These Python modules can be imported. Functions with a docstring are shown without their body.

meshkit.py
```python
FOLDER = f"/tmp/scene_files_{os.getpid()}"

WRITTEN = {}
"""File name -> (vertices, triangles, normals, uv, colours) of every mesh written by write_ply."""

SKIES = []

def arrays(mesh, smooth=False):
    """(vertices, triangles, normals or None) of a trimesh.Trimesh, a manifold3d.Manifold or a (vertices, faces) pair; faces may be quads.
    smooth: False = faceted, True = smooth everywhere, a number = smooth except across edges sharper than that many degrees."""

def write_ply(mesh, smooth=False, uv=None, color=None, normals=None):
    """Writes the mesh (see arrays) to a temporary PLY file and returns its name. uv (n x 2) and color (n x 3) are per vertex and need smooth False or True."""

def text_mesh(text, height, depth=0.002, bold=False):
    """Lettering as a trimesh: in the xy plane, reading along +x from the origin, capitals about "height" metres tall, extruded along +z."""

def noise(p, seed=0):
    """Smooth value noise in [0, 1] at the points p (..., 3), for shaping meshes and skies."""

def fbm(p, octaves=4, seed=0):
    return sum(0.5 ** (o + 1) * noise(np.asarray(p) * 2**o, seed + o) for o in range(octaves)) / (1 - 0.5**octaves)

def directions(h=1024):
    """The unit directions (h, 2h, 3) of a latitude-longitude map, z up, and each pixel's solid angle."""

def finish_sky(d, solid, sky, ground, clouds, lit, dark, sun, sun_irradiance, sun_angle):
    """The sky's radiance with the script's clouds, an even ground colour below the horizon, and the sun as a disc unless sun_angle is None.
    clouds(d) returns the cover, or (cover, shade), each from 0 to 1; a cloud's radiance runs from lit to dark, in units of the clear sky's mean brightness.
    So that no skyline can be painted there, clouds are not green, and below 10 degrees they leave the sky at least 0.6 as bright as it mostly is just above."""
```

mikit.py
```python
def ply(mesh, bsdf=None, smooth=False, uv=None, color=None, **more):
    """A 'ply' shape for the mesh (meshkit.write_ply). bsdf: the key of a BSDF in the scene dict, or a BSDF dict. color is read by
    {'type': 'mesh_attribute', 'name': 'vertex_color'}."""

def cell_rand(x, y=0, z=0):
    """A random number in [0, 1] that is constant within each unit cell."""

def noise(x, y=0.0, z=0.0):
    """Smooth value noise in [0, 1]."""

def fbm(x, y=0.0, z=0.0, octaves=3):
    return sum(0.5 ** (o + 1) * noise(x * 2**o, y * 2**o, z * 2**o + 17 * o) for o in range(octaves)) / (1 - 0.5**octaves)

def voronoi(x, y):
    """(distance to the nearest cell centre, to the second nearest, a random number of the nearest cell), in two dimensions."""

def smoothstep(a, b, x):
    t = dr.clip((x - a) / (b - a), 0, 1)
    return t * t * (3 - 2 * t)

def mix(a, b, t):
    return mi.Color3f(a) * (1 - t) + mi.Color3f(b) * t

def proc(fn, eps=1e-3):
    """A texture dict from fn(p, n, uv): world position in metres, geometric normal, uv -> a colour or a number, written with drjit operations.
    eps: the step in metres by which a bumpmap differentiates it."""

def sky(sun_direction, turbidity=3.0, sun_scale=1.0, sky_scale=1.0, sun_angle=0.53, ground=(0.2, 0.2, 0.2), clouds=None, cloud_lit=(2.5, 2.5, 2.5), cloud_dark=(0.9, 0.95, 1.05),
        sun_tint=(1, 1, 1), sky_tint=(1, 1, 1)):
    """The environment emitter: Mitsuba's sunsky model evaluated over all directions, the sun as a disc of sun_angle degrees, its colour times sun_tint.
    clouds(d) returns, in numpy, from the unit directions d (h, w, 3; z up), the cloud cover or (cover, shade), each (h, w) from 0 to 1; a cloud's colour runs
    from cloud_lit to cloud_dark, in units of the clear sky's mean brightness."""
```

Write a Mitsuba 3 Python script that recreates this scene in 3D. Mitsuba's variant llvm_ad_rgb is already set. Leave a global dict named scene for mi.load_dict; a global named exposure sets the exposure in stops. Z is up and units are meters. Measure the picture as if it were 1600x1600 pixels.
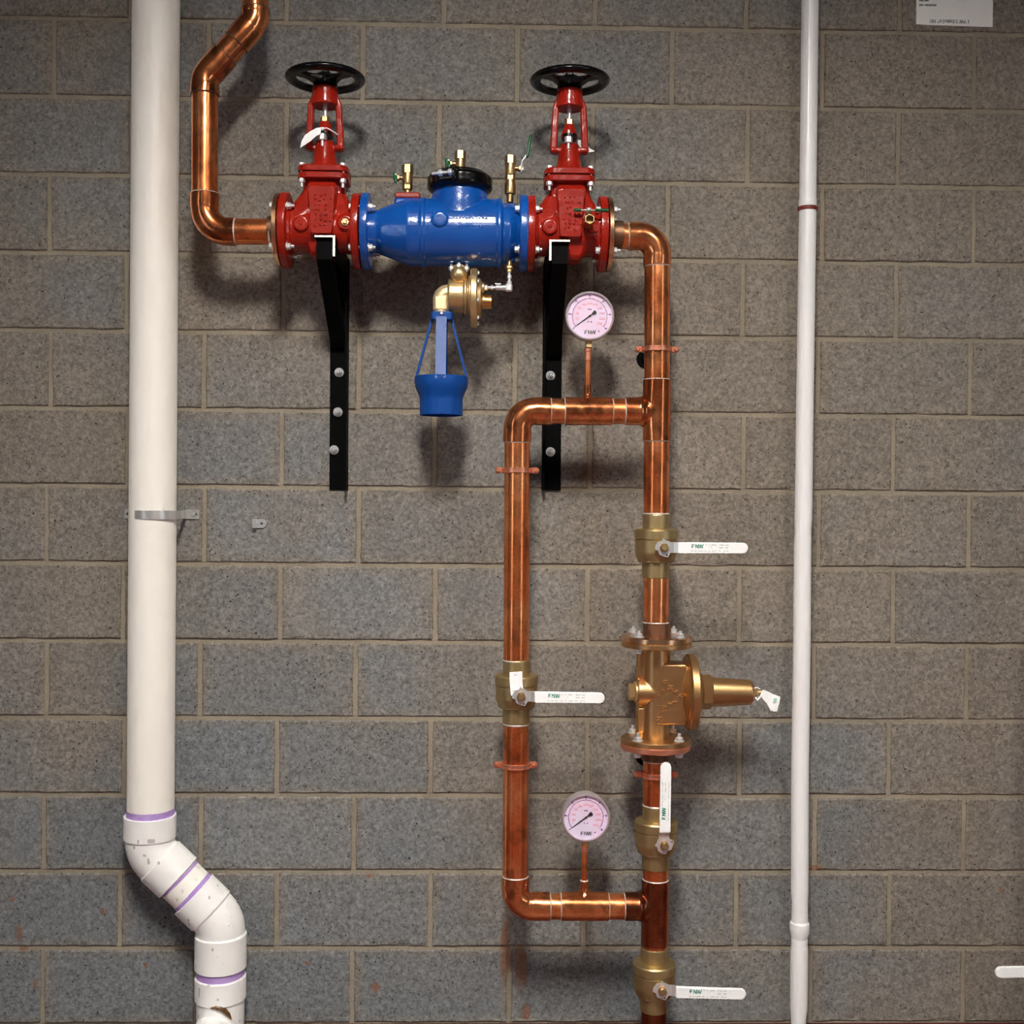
import math, random
import numpy as np, trimesh, manifold3d as m3
import drjit as dr, mitsuba as mi, mikit, meshkit

random.seed(7)
RNG = np.random.default_rng(11)
T = mi.ScalarTransform4f
scene, labels = {}, {}
PI = math.pi

# ------------------------------------------------------------------ camera
EYE = np.array([-0.06792, -3.04128, 1.39821])
YAW, PITCH, ROLL = 0.0218724, -0.0118291, 0.0083254
FOCAL = 1797.0                                   # pixels of the 1600 x 1600 frame
_f = np.array([math.sin(YAW) * math.cos(PITCH), math.cos(YAW) * math.cos(PITCH), math.sin(PITCH)])
_r = np.cross(_f, [0, 0, 1]); _r /= np.linalg.norm(_r)
_u = np.cross(_r, _f)
_c, _s = math.cos(ROLL), math.sin(ROLL)
_r, _u = _c * _r + _s * _u, _c * _u - _s * _r
scene['camera'] = {'type': 'perspective', 'fov': math.degrees(2 * math.atan(800 / FOCAL)), 'fov_axis': 'x', 'near_clip': 0.05, 'far_clip': 50.0,
                   'to_world': T().look_at(origin=EYE.tolist(), target=(EYE + _f).tolist(), up=_u.tolist())}

# ------------------------------------------------------------------ light and exposure
exposure = 1.75
LAMP = (33.5, 31.6, 28.6)                        # ceiling lamps, warm white
PANEL_GLOW = (1.25, 1.35, 1.5)                        # cool glow of unseen panels added on the side walls
# (x, y, z, length x, length y, strength)
LAMPS = [(-0.16, -2.7, 3.50, 0.34, 1.20, 1.50), (1.25, -2.7, 3.50, 0.34, 1.2, 0.36), (-1.6, -4.9, 3.42, 0.34, 1.2, 0.07), (1.7, -4.9, 3.42, 0.34, 1.2, 0.07)]


def at(px, py, d):
    """The point at distance d in front of the wall that the camera sees at that pixel."""
    v = _f + (px - 800) / FOCAL * _r - (py - 800) / FOCAL * _u
    return EYE + v * ((-d - EYE[1]) / v[1])


# ------------------------------------------------------------------ materials
noise, fbm, cell, sstep, mix = mikit.noise, mikit.fbm, mikit.cell_rand, mikit.smoothstep, mikit.mix
BL = 0.2032                                      # height of a course and half the length of a block


def rgb(*c):
    return {'type': 'rgb', 'value': list(c)}


def mat(name, base, rough=0.5, metal=0.0, coat=0.0, spec=0.5, bump=None, eps=1e-3, **more):
    d = {'type': 'principled', 'base_color': mikit.proc(base) if callable(base) else rgb(*base), 'roughness': mikit.proc(rough) if callable(rough) else rough,
         'metallic': metal, 'specular': spec, **more}
    if coat:
        d['clearcoat'], d['clearcoat_gloss'] = coat, 0.97
    if bump:
        d = {'type': 'bumpmap', 'arbitrary': mikit.proc(bump, eps=eps), 'scale': 1.0, 'bsdf': d}
    scene['mat_' + name] = {'type': 'twosided', 'bsdf': d}
    return 'mat_' + name


def spot(p, x, z, rx, rz):
    return dr.exp(-(dr.square((p.x - x) / rx) + dr.square((p.z - z) / rz)))


def stain_list():
    out = []
    for px, py, rx, rz in [(586, 1541, 8, 9), (160, 1424, 4, 6), (20, 1405, 4, 5), (30, 1458, 4, 14), (37, 1483, 8, 4), (55, 1536, 3, 9), (227, 1508, 4, 5), (1275, 1357, 18, 5),
                           (1565, 1391, 4, 6), (815, 1510, 12, 40), (790, 1480, 9, 60), (577, 1368, 6, 3), (822, 1580, 8, 16), (480, 1505, 5, 4)]:
        q = at(px, py, 0)
        out.append((float(q[0]), float(q[2]), rx * 0.0017, rz * 0.0017))
    return out


STAINS = stain_list()


def rust(p):
    m = mi.Float(0)
    for x, z, rx, rz in STAINS:
        m = dr.maximum(m, spot(p, x, z, rx, rz))
    return sstep(0.25, 0.75, m + 0.7 * (fbm(p.x * 60, p.z * 45, 3.0) - 0.5)) * 0.6


def block_color(p, n, uv):
    c = dr.floor(p.z / BL)
    odd = c - 2 * dr.floor(c / 2)
    fx = p.x / (2 * BL) + 0.5 * odd
    tone = cell(dr.floor(fx), c, 5)
    tone2 = cell(dr.floor(fx), c, 9)
    ex = dr.minimum(fx - dr.floor(fx), 1 - (fx - dr.floor(fx))) * 2 * BL
    fz = p.z / BL - c
    ez = dr.minimum(fz, 1 - fz) * BL
    edge = dr.minimum(ex, ez)
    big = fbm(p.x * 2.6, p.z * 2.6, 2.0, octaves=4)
    warm_cast = 0.30 * sstep(0.2, 1.5, p.z) + 0.22 * sstep(-0.6, 1.0, p.x) + 0.75 * (big - 0.5) + 0.12 * tone     # warm light painted in higher up and to the right, plus random block tone
    col = mix((0.172, 0.182, 0.192), (0.222, 0.194, 0.166), sstep(-0.05, 0.65, warm_cast))
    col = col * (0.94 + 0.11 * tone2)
    smear = sstep(0.04, 0.004, edge + 0.022 * (fbm(p.x * 22, p.z * 22, 4.0) - 0.3)) * 0.5
    col = mix(col, (0.215, 0.185, 0.145), smear)
    g = noise(p.x * 240, p.z * 240, 1.5)
    g2 = noise(p.x * 120, p.z * 120, 7.5)
    col = col * (0.10 + 1.06 * g + 0.76 * g2)
    pore = sstep(0.71, 0.84, noise(p.x * 215 + 3, p.z * 215, 11.5)) * 0.8
    col = col * (1 - pore)
    light = sstep(0.84, 0.93, noise(p.x * 260 + 9, p.z * 260 + 5, 21.5)) * 0.7
    col = mix(col, (0.30, 0.285, 0.26), light)
    chip = sstep(0.010, 0.003, fz * BL - 0.005 + 0.012 * (noise(p.x * 60, c * 5.1, 3.0) - 0.4)) * sstep(0.74, 0.84, noise(p.x * 11, c * 3.7, 31.0))
    col = mix(col, (0.34, 0.31, 0.27), chip * 0.7)
    return mix(col, (0.23, 0.085, 0.030), rust(p))


def mortar_color(p, n, uv):
    t = fbm(p.x * 9, p.z * 9, 3.0)
    col = mix((0.235, 0.204, 0.160), (0.365, 0.315, 0.245), t)
    col = col * (0.75 + 0.4 * noise(p.x * 300, p.z * 300, 2.5))
    return mix(col, (0.23, 0.085, 0.030), rust(p))


def copper_fn(lo, hi, stain):
    def fn(p, n, uv):
        t = fbm(p.x * 18 + 3, p.y * 18, p.z * 9, octaves=3)
        col = mix(lo, hi, sstep(0.25, 0.75, t))
        s = sstep(0.52, 0.78, fbm(p.x * 34, p.y * 34 + 5, p.z * 21 + 2, octaves=3)) * stain
        col = mix(col, (0.20, 0.07, 0.03), s)
        return col * (0.86 + 0.28 * noise(p.x * 260, p.y * 260, p.z * 200))
    return fn


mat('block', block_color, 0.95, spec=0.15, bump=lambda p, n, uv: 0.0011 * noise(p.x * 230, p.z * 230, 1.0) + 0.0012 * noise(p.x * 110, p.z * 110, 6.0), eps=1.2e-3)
mat('mortar', mortar_color, 0.95, spec=0.1)
mat('floor', lambda p, n, uv: mix((0.10, 0.022, 0.018), (0.06, 0.02, 0.018), fbm(p.x * 3, p.y * 3, 1.0)), 0.5)
mat('paint_wall', (0.20, 0.20, 0.20), 0.8)
mat('ceiling', (0.14, 0.14, 0.14), 0.9)
mat('copper_pipe', copper_fn((0.78, 0.205, 0.065), (1.0, 0.385, 0.155), 0.55), lambda p, n, uv: 0.17 + 0.15 * noise(p.x * 60, p.y * 60, p.z * 30), metal=0.92)
mat('copper_fitting', copper_fn((0.50, 0.135, 0.045), (0.92, 0.33, 0.135), 0.8), lambda p, n, uv: 0.13 + 0.14 * noise(p.x * 50, p.y * 50, p.z * 50), metal=0.93)
mat('copper_dark', copper_fn((0.24, 0.075, 0.035), (0.50, 0.16, 0.07), 0.8), 0.26, metal=1.0)
mat('copper_clamp', (0.84, 0.34, 0.21), 0.34, metal=0.85)
mat('solder', (0.88, 0.80, 0.72), 0.35, metal=0.6)
mat('bronze_dark', (0.20, 0.105, 0.062), 0.42, metal=0.8)


def bronze(p, n, uv):
    t = fbm(p.x * 20, p.y * 20, p.z * 20)
    return mix((0.58, 0.33, 0.14), (0.74, 0.47, 0.225), t)


mat('bronze', bronze, 0.36, metal=1.0, bump=lambda p, n, uv: 0.00025 * noise(p.x * 420, p.y * 420, p.z * 420), eps=8e-4)
mat('bronze_rim', (0.86, 0.52, 0.30), 0.24, metal=1.0)
mat('brass_body', lambda p, n, uv: mix((0.40, 0.29, 0.135), (0.56, 0.42, 0.21), fbm(p.x * 25, p.y * 25, p.z * 25)), 0.42, metal=0.9)
mat('brass', lambda p, n, uv: mix((0.70, 0.47, 0.21), (0.86, 0.64, 0.34), fbm(p.x * 40, p.y * 40, p.z * 40)), 0.36, metal=0.9)
mat('brass_cock', lambda p, n, uv: mix((0.40, 0.265, 0.12), (0.55, 0.38, 0.18), fbm(p.x * 50, p.y * 50, p.z * 50)), 0.34, metal=0.95)
mat('brass_sand', (0.78, 0.60, 0.36), 0.5, metal=0.7)
mat('brass_stem', (0.72, 0.40, 0.14), 0.3, metal=1.0)


def peel(p, n, uv):
    return 0.0005 * noise(p.x * 70, p.y * 70, p.z * 70) + 0.00018 * noise(p.x * 190, p.y * 190, p.z * 190)


mat('red', lambda p, n, uv: mix((0.245, 0.008, 0.003), (0.325, 0.013, 0.005), noise(p.x * 30, p.y * 30, p.z * 30)), 0.2, coat=0.35, spec=0.35, bump=peel, eps=1.5e-3)
mat('red_dull', (0.27, 0.02, 0.01), 0.45)
mat('blue', lambda p, n, uv: mix((0.0012, 0.056, 0.28), (0.002, 0.078, 0.36), noise(p.x * 25, p.y * 25, p.z * 25)), 0.2, coat=0.8, bump=peel, eps=1.5e-3)
mat('blue_plastic', (0.003, 0.052, 0.25), 0.4, spec=0.25)
mat('black_gloss', (0.002, 0.002, 0.0025), 0.2, spec=0.35)
mat('black_steel', lambda p, n, uv: mix((0.0012, 0.0012, 0.0014), (0.0025, 0.0025, 0.0028), noise(p.x * 80, p.y * 80, p.z * 80)), 0.55, spec=0.04)
mat('cut_steel', (0.78, 0.77, 0.74), 0.5, metal=0.3)
mat('zinc', (0.82, 0.84, 0.86), 0.28, metal=0.72)
mat('strap_steel', lambda p, n, uv: (0.55 + 0.35 * noise(p.x * 60, p.y * 60, 1.0)) * mi.Color3f(0.88, 0.87, 0.84), 0.32, metal=0.6)


def pvc_color(p, n, uv):
    col = mix((0.90, 0.87, 0.80), (0.92, 0.90, 0.85), fbm(p.x * 6, p.y * 6, p.z * 3))
    s = sstep(0.845, 0.90, noise(p.x * 70, p.y * 70, p.z * 45 + 3)) * 0.55
    return mix(col, (0.30, 0.29, 0.27), s * sstep(0.55, 0.25, p.z))


mat('pvc', pvc_color, 0.5, spec=0.4)
mat('pvc_fitting', lambda p, n, uv: mix((0.91, 0.91, 0.90), (0.25, 0.25, 0.24), sstep(0.86, 0.91, noise(p.x * 80, p.y * 80, p.z * 55 + 8)) * 0.6), 0.25, spec=0.5)
mat('primer', lambda p, n, uv: mix((0.33, 0.16, 0.52), (0.55, 0.42, 0.74), fbm(p.x * 30, p.y * 30, p.z * 30)), 0.35)
mat('glue', lambda p, n, uv: mix((0.03, 0.012, 0.004), (0.22, 0.10, 0.03), noise(p.x * 90, p.y * 90, p.z * 90)), 0.3)
mat('white_pipe', (0.87, 0.87, 0.88), 0.3, spec=0.5)
mat('vinyl', (0.90, 0.91, 0.92), 0.28, spec=0.5)
mat('paper', (0.93, 0.92, 0.88), 0.8)
mat('tag', (0.88, 0.89, 0.90), 0.6)
mat('dial', lambda p, n, uv: mix((0.80, 0.60, 0.76), (0.76, 0.68, 0.86), sstep(0.2, 0.8, fbm(p.x * 14, p.z * 14, 1.0))), 0.45)
mat('bezel', (0.60, 0.54, 0.58), 0.22, metal=0.6)
mat('print_red', (0.72, 0.22, 0.30), 0.6)
mat('print_purple', (0.17, 0.08, 0.26), 0.6)
mat('print_black', (0.012, 0.010, 0.014), 0.5)
mat('print_green', (0.005, 0.16, 0.12), 0.5)
mat('print_grey', (0.50, 0.52, 0.52), 0.6)
mat('print_pale_green', (0.40, 0.66, 0.56), 0.6)
mat('green_vinyl', (0.006, 0.10, 0.035), 0.35)
mat('clamp_red', (0.16, 0.022, 0.012), 0.5)
mat('frame_metal', (0.30, 0.30, 0.30), 0.5)
mat('lamp_body', (0.25, 0.25, 0.25), 0.5)
scene['mat_glass'] = {'type': 'thindielectric', 'int_ior': 1.5}


# ------------------------------------------------------------------ helpers
def lathe(prof, n=40):
    """Solid of revolution about z from (radius, height) pairs with rising height; the axis closes it."""
    pts = [(0, prof[0][1])] + [tuple(q) for q in prof] + [(0, prof[-1][1])]
    return m3.CrossSection([pts]).revolve(n)


def cyl(r, z0, z1, n=40, c=0.0):
    if c:
        return lathe([(r - c, z0), (r, z0 + c), (r, z1 - c), (r - c, z1)], n)
    return lathe([(r, z0), (r, z1)], n)


def ring(r0, r1, z0, z1, n=48, c=0.0):
    pts = [(r0, z0), (r1 - c, z0), (r1, z0 + c), (r1, z1 - c), (r1 - c, z1), (r0, z1)] if c else [(r0, z0), (r1, z0), (r1, z1), (r0, z1)]
    return m3.CrossSection([pts]).revolve(n)


def ax(m):      # z axis to +x
    return m.rotate([0, 90, 0])


def fr(m):      # z axis to the camera (-y)
    return m.rotate([90, 0, 0])


def hexn(r, z0, z1, c=0.8):
    return lathe([(r - c, z0), (r, z0 + c), (r, z1 - c), (r - c, z1)], 6)


def box(x0, x1, y0, y1, z0, z1, c=0.0):
    sx, sy, sz = x1 - x0, y1 - y0, z1 - z0
    if not c:
        return m3.Manifold.cube([sx, sy, sz]).translate([x0, y0, z0])
    pts = []
    for k in range(3):
        for a in np.ndindex(2, 2, 2):
            q = [(x0, x1)[a[0]], (y0, y1)[a[1]], (z0, z1)[a[2]]]
            for j in range(3):
                if j != k:
                    q[j] += c if a[j] == 0 else -c
            pts.append(q)
    return m3.Manifold.hull_points(np.array(pts, float))


def plate(pts, z0, z1):
    """Outline in x, y pushed along z."""
    p = [tuple(q) for q in pts]
    area = sum(p[i][0] * p[(i + 1) % len(p)][1] - p[(i + 1) % len(p)][0] * p[i][1] for i in range(len(p)))
    return m3.Manifold.extrude(m3.CrossSection([p if area > 0 else p[::-1]]), z1 - z0).translate([0, 0, z0])


def rounded(w, h, r, n=8):
    out = []
    for cx, cy, a0 in ((w - r, h - r, 0), (-w + r, h - r, 90), (-w + r, -h + r, 180), (w - r, -h + r, 270)):
        for k in range(n + 1):
            a = math.radians(a0 + 90 * k / n)
            out.append((cx + r * math.cos(a), cy + r * math.sin(a)))
    return out


def sweep(path, radii, n=36):
    path = np.asarray(path, float)
    radii = np.broadcast_to(np.asarray(radii, float), len(path))
    t = np.gradient(path, axis=0)
    for i in range(len(path)):                                      # tangents that ignore the tiny steps of a change of radius
        a, b = max(i - 1, 0), min(i + 1, len(path) - 1)
        t[i] = path[b] - path[a]
    t /= np.linalg.norm(t, axis=1, keepdims=True)
    up = np.array([0, 1.0, 0]) if abs(t[0][1]) < 0.9 else np.array([1.0, 0, 0])
    v, a = [], np.arange(n) * 2 * PI / n
    for i in range(len(path)):
        up = up - t[i] * (up @ t[i]); up /= np.linalg.norm(up)
        b = np.cross(t[i], up)
        v.append(path[i] + radii[i] * (np.cos(a)[:, None] * up + np.sin(a)[:, None] * b))
    v = np.vstack(v + [path[:1], path[-1:]])
    f, N = [], len(path)
    for i in range(N - 1):
        for k in range(n):
            p, q = i * n + k, i * n + (k + 1) % n
            f += [[p, q, q + n], [p, q + n, p + n]]
    for k in range(n):
        f.append([(k + 1) % n, k, N * n])
        f.append([(N - 1) * n + k, (N - 1) * n + (k + 1) % n, N * n + 1])
    return trimesh.Trimesh(v, f, process=False)


def solid(tm):
    return m3.Manifold(m3.Mesh(np.asarray(tm.vertices, np.float32), np.asarray(tm.faces, np.uint32)))


def cast(parts, res=2.6, it=8):
    """Joins solids and rounds all edges, as a casting has them."""
    m = parts[0]
    for p in parts[1:]:
        m = m + p
    m = m.refine_to_length(res).to_mesh()
    t = trimesh.Trimesh(m.vert_properties[:, :3], m.tri_verts, process=True)
    trimesh.smoothing.filter_taubin(t, lamb=0.55, nu=0.56, iterations=it)
    return t


def tri(g):
    if hasattr(g, 'to_mesh'):
        m = g.to_mesh()
        return trimesh.Trimesh(np.array(m.vert_properties[:, :3]), np.array(m.tri_verts), process=False)
    return g


def text(s, h, depth=0.5, bold=False, rot=0.0, x=0.0, z=0.0, y=0.0, mid=True):
    """Lettering that faces the camera; h and all positions in the holder's units."""
    t = meshkit.text_mesh(s, h, depth, bold)
    if mid:
        t.apply_translation(-np.append(t.bounds.mean(0)[:2], 0))
    t.apply_transform(trimesh.transformations.rotation_matrix(math.radians(rot), [0, 0, 1]))
    t.apply_transform(trimesh.transformations.rotation_matrix(PI / 2, [1, 0, 0]))
    t.apply_translation([x, y, z])
    return t


def spaced(s, h, pitch, depth, y, x=0.0, z=0.0):
    return [text(ch, h, depth, True, x=x + (i - (len(s) - 1) / 2) * pitch, z=z, y=y) for i, ch in enumerate(s)]


def numbered(key):
    if key not in USED:
        USED.add(key)
        return key
    i = 1
    while f'{key}_{i:03d}' in USED:
        i += 1
    USED.add(f'{key}_{i:03d}')
    return f'{key}_{i:03d}'


USED = set()


def thing(name, label, category, group=None, kind=None):
    k = numbered(name)
    labels[k] = {'label': label, 'category': category}
    if group:
        labels[k]['group'] = group
    if kind:
        labels[k]['kind'] = kind
    return k


class At:
    """A local frame at a pixel and a distance from the wall; one unit is one pixel there; x right, y to the wall, z up."""

    def __init__(self, px, py, d):
        self.o = at(px, py, d)
        self.s = float(np.linalg.norm(at(px + 1, py, d) - self.o))
        self.px, self.py = px, py

    def put(self, key, geo, m, smooth=32, label=None, **more):
        geo = [tri(g) for g in (geo if isinstance(geo, (list, tuple)) else [geo])]
        t = geo[0] if len(geo) == 1 else trimesh.util.concatenate(geo)
        k = numbered(key)
        scene[k] = mikit.ply((np.asarray(t.vertices) * self.s + self.o, np.asarray(t.faces)), 'mat_' + m, smooth=smooth, **more)
        if label:
            labels[k] = {'label': label}
        return k


class World(At):
    def __init__(self):
        self.o, self.s = np.zeros(3), 1.0


W = World()


def structure(name, geo, m, label, **more):
    k = W.put(name, geo, m, smooth=False, **more)
    labels[k] = {'label': label, 'category': name.split('_')[0], 'kind': 'structure'}
    return k


def bolt(u, axis='z', r=4.6, grip=(0, 10), shank=2.4, tail=5, washer=True):
    """Hex bolt through a joint: head below grip[0], nut above grip[1], along z, x or the view."""
    a, b = grip
    g = hexn(r, a - 6.5, a) + hexn(r, b, b + 6) + cyl(shank, a, b + 6 + tail, 14)
    if washer:
        g = g + cyl(r * 1.35, b - 0.6, b + 0.6, 20) + cyl(r * 1.35, a - 0.6, a + 0.6, 20)
    g = {'z': lambda m: m, 'x': ax, 'y': fr}[axis](g)
    return g.translate(list(u))


# ------------------------------------------------------------------ the room
ROOM_X, ROOM_Y, ROOM_Z = 3.4, -6.2, 3.75
MORTAR_Y, BLOCK_T = 0.0055, 0.03
wall = structure('wall_back', box(-ROOM_X, ROOM_X, MORTAR_Y, 0.2, 0, ROOM_Z), 'mortar', 'grey concrete block wall with tan mortar joints behind all the pipework')
FIT = {}


def joint_x(k, c):
    """World x of vertical joint k in the course c above the floor, with the small irregularity of the real wall."""
    return (k - 6) * BL + 0.004 * math.sin(k * 2.3 + c * 1.7) + 0.010 * (c - 7) / 7 * (1 if k < 6 else 0.2)


def block_mesh(x0, x1, z0, z1, seed):
    """A block face with worn arrises: a subdivided rim that wanders a little, a bevel, and the front."""
    g = np.random.default_rng(seed)
    nx, nz = 14, 8
    rim = [(x, 0) for x in np.linspace(0, 1, nx, endpoint=False)] + [(1, z) for z in np.linspace(0, 1, nz, endpoint=False)]
    rim += [(1 - x, 1) for x in np.linspace(0, 1, nx, endpoint=False)] + [(0, 1 - z) for z in np.linspace(0, 1, nz, endpoint=False)]
    rim = np.array(rim)
    n = len(rim)
    w, h = x1 - x0, z1 - z0
    base = np.array([x0, z0]) + rim * [w, h]
    base += g.normal(0, 0.0007, base.shape)
    inw = np.array([x0 + w / 2, z0 + h / 2]) - base
    inw = np.sign(inw) * np.where(np.abs(rim - 0.5) > 0.499, 1, 0)
    chip = 0.0025 + 0.0016 * g.random(n) + 0.008 * (g.random(n) > 0.95)
    mid = base + inw * 0.0006
    front = base + inw * chip[:, None]
    proud = g.normal(0, 0.0006)
    v = np.vstack([np.c_[base[:, 0], np.full(n, BLOCK_T), base[:, 1]], np.c_[mid[:, 0], np.full(n, 0.0025 + proud), mid[:, 1]],
                   np.c_[front[:, 0], np.full(n, proud), front[:, 1]], [[(x0 + x1) / 2, proud, (z0 + z1) / 2]]])
    f = []
    for a in (0, n):
        for k in range(n):
            q = (k + 1) % n
            f += [[a + k, a + q, a + n + q], [a + k, a + n + q, a + n + k]]
    for k in range(n):
        f.append([2 * n + k, 2 * n + (k + 1) % n, 3 * n])
    return trimesh.Trimesh(v, f, process=False)


JW = 0.0112
for c in range(15):
    top = min((c + 1) * BL - JW / 2, ROOM_Z)
    ks = [k for k in range(-3, 16) if (k + c) % 2 == 0]
    for a, b in zip(ks[:-1], ks[1:]):
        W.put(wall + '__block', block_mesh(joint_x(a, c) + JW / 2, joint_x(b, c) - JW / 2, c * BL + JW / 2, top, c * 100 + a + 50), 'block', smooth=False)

structure('floor', box(-ROOM_X, ROOM_X, ROOM_Y, 0.2, -0.1, 0), 'floor', 'dark red painted concrete floor')
structure('ceiling', box(-ROOM_X, ROOM_X, ROOM_Y, 0.2, ROOM_Z, ROOM_Z + 0.1), 'ceiling', 'plain grey ceiling')
structure('wall_left', box(-ROOM_X - 0.1, -ROOM_X, ROOM_Y, 0.2, 0, ROOM_Z), 'paint_wall', 'plain painted side wall on the left')
structure('wall_right', box(ROOM_X, ROOM_X + 0.1, ROOM_Y, 0.2, 0, ROOM_Z), 'paint_wall', 'plain painted side wall on the right')
structure('wall_front', box(-ROOM_X, ROOM_X, ROOM_Y - 0.1, ROOM_Y, 0, ROOM_Z), 'paint_wall', 'plain painted wall behind the camera')


def emit(rad):
    return {'emitter': {'type': 'area', 'radiance': rgb(*rad)}}


for i, sx in enumerate((-1, 1)):  # glowing panels added out of view to put bright stripes in the copper
    x, y0, y1, z0, z1 = sx * (ROOM_X - 0.03), -4.0, -3.35, 0.4, 3.2
    fr_ = [box(x - 0.03, x + 0.03, y0 - 0.06, y1 + 0.06, z, z + 0.06) for z in (z0 - 0.06, z1)]
    fr_ += [box(x - 0.03, x + 0.03, y - 0.03, y + 0.03, z0, z1) for y in (y0 - 0.03, (y0 + y1) / 2, y1 + 0.03)]
    k = structure(f'lightpanel_{i + 1}', fr_, 'frame_metal', 'unseen glowing side panel added for reflections, with a grey metal frame')
    for a, b in ((y0, (y0 + y1) / 2 - 0.03), ((y0 + y1) / 2 + 0.03, y1)):
        q = np.array([[x, a, z0], [x, b, z0], [x, b, z1], [x, a, z1]])
        W.put(k + '__glow_pane', trimesh.Trimesh(q, [[0, 1, 2], [0, 2, 3]] if sx < 0 else [[0, 2, 1], [0, 3, 2]], process=False), 'paint_wall', smooth=False, **emit(PANEL_GLOW))

LAMP_WORDS = {q[:2]: w for q, w in zip(LAMPS, ('above the copper pipework', 'above the slim white pipe', 'behind the camera on the side of the drain pipe', 'behind the camera on the side of the slim pipe'))}
for x, y, z, lx, ly, st in LAMPS:
    k = thing('ceiling_light', f'fluorescent ceiling light {LAMP_WORDS[(x, y)]}', 'ceiling light', 'ceiling lights of the room')
    hx, hy = lx / 2 + 0.02, ly / 2 + 0.02
    W.put(k + '__housing', box(x - hx, x + hx, y - hy, y + hy, z - 0.16, z + 0.07) - box(x - hx + 0.012, x + hx - 0.012, y - hy + 0.012, y + hy - 0.012, z - 0.22, z + 0.005), 'lamp_body')  # deep skirt shaped to cut the beam and darken the wall edges
    for q in (-1, 1):
        W.put(k + '__hanger_rod', cyl(0.006, z + 0.07, ROOM_Z, 10).translate([x, y + q * ly * 0.4, 0]), 'lamp_body')
    q = np.array([[x - lx / 2, y - ly / 2, z], [x + lx / 2, y - ly / 2, z], [x + lx / 2, y + ly / 2, z], [x - lx / 2, y + ly / 2, z]])
    W.put(k + '__diffuser', trimesh.Trimesh(q, [[0, 2, 1], [0, 3, 2]], process=False), 'lamp_body', smooth=False, **emit(np.array(LAMP) * st))


# ------------------------------------------------------------------ pipes
DC = 0.20                                        # distance of the copper pipework's axes from the wall
PXC = float(np.linalg.norm(at(801, 800, DC) - at(800, 800, DC)))
RP, RF = 20.0 * PXC, 21.9 * PXC                  # pipe and fitting radius


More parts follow.
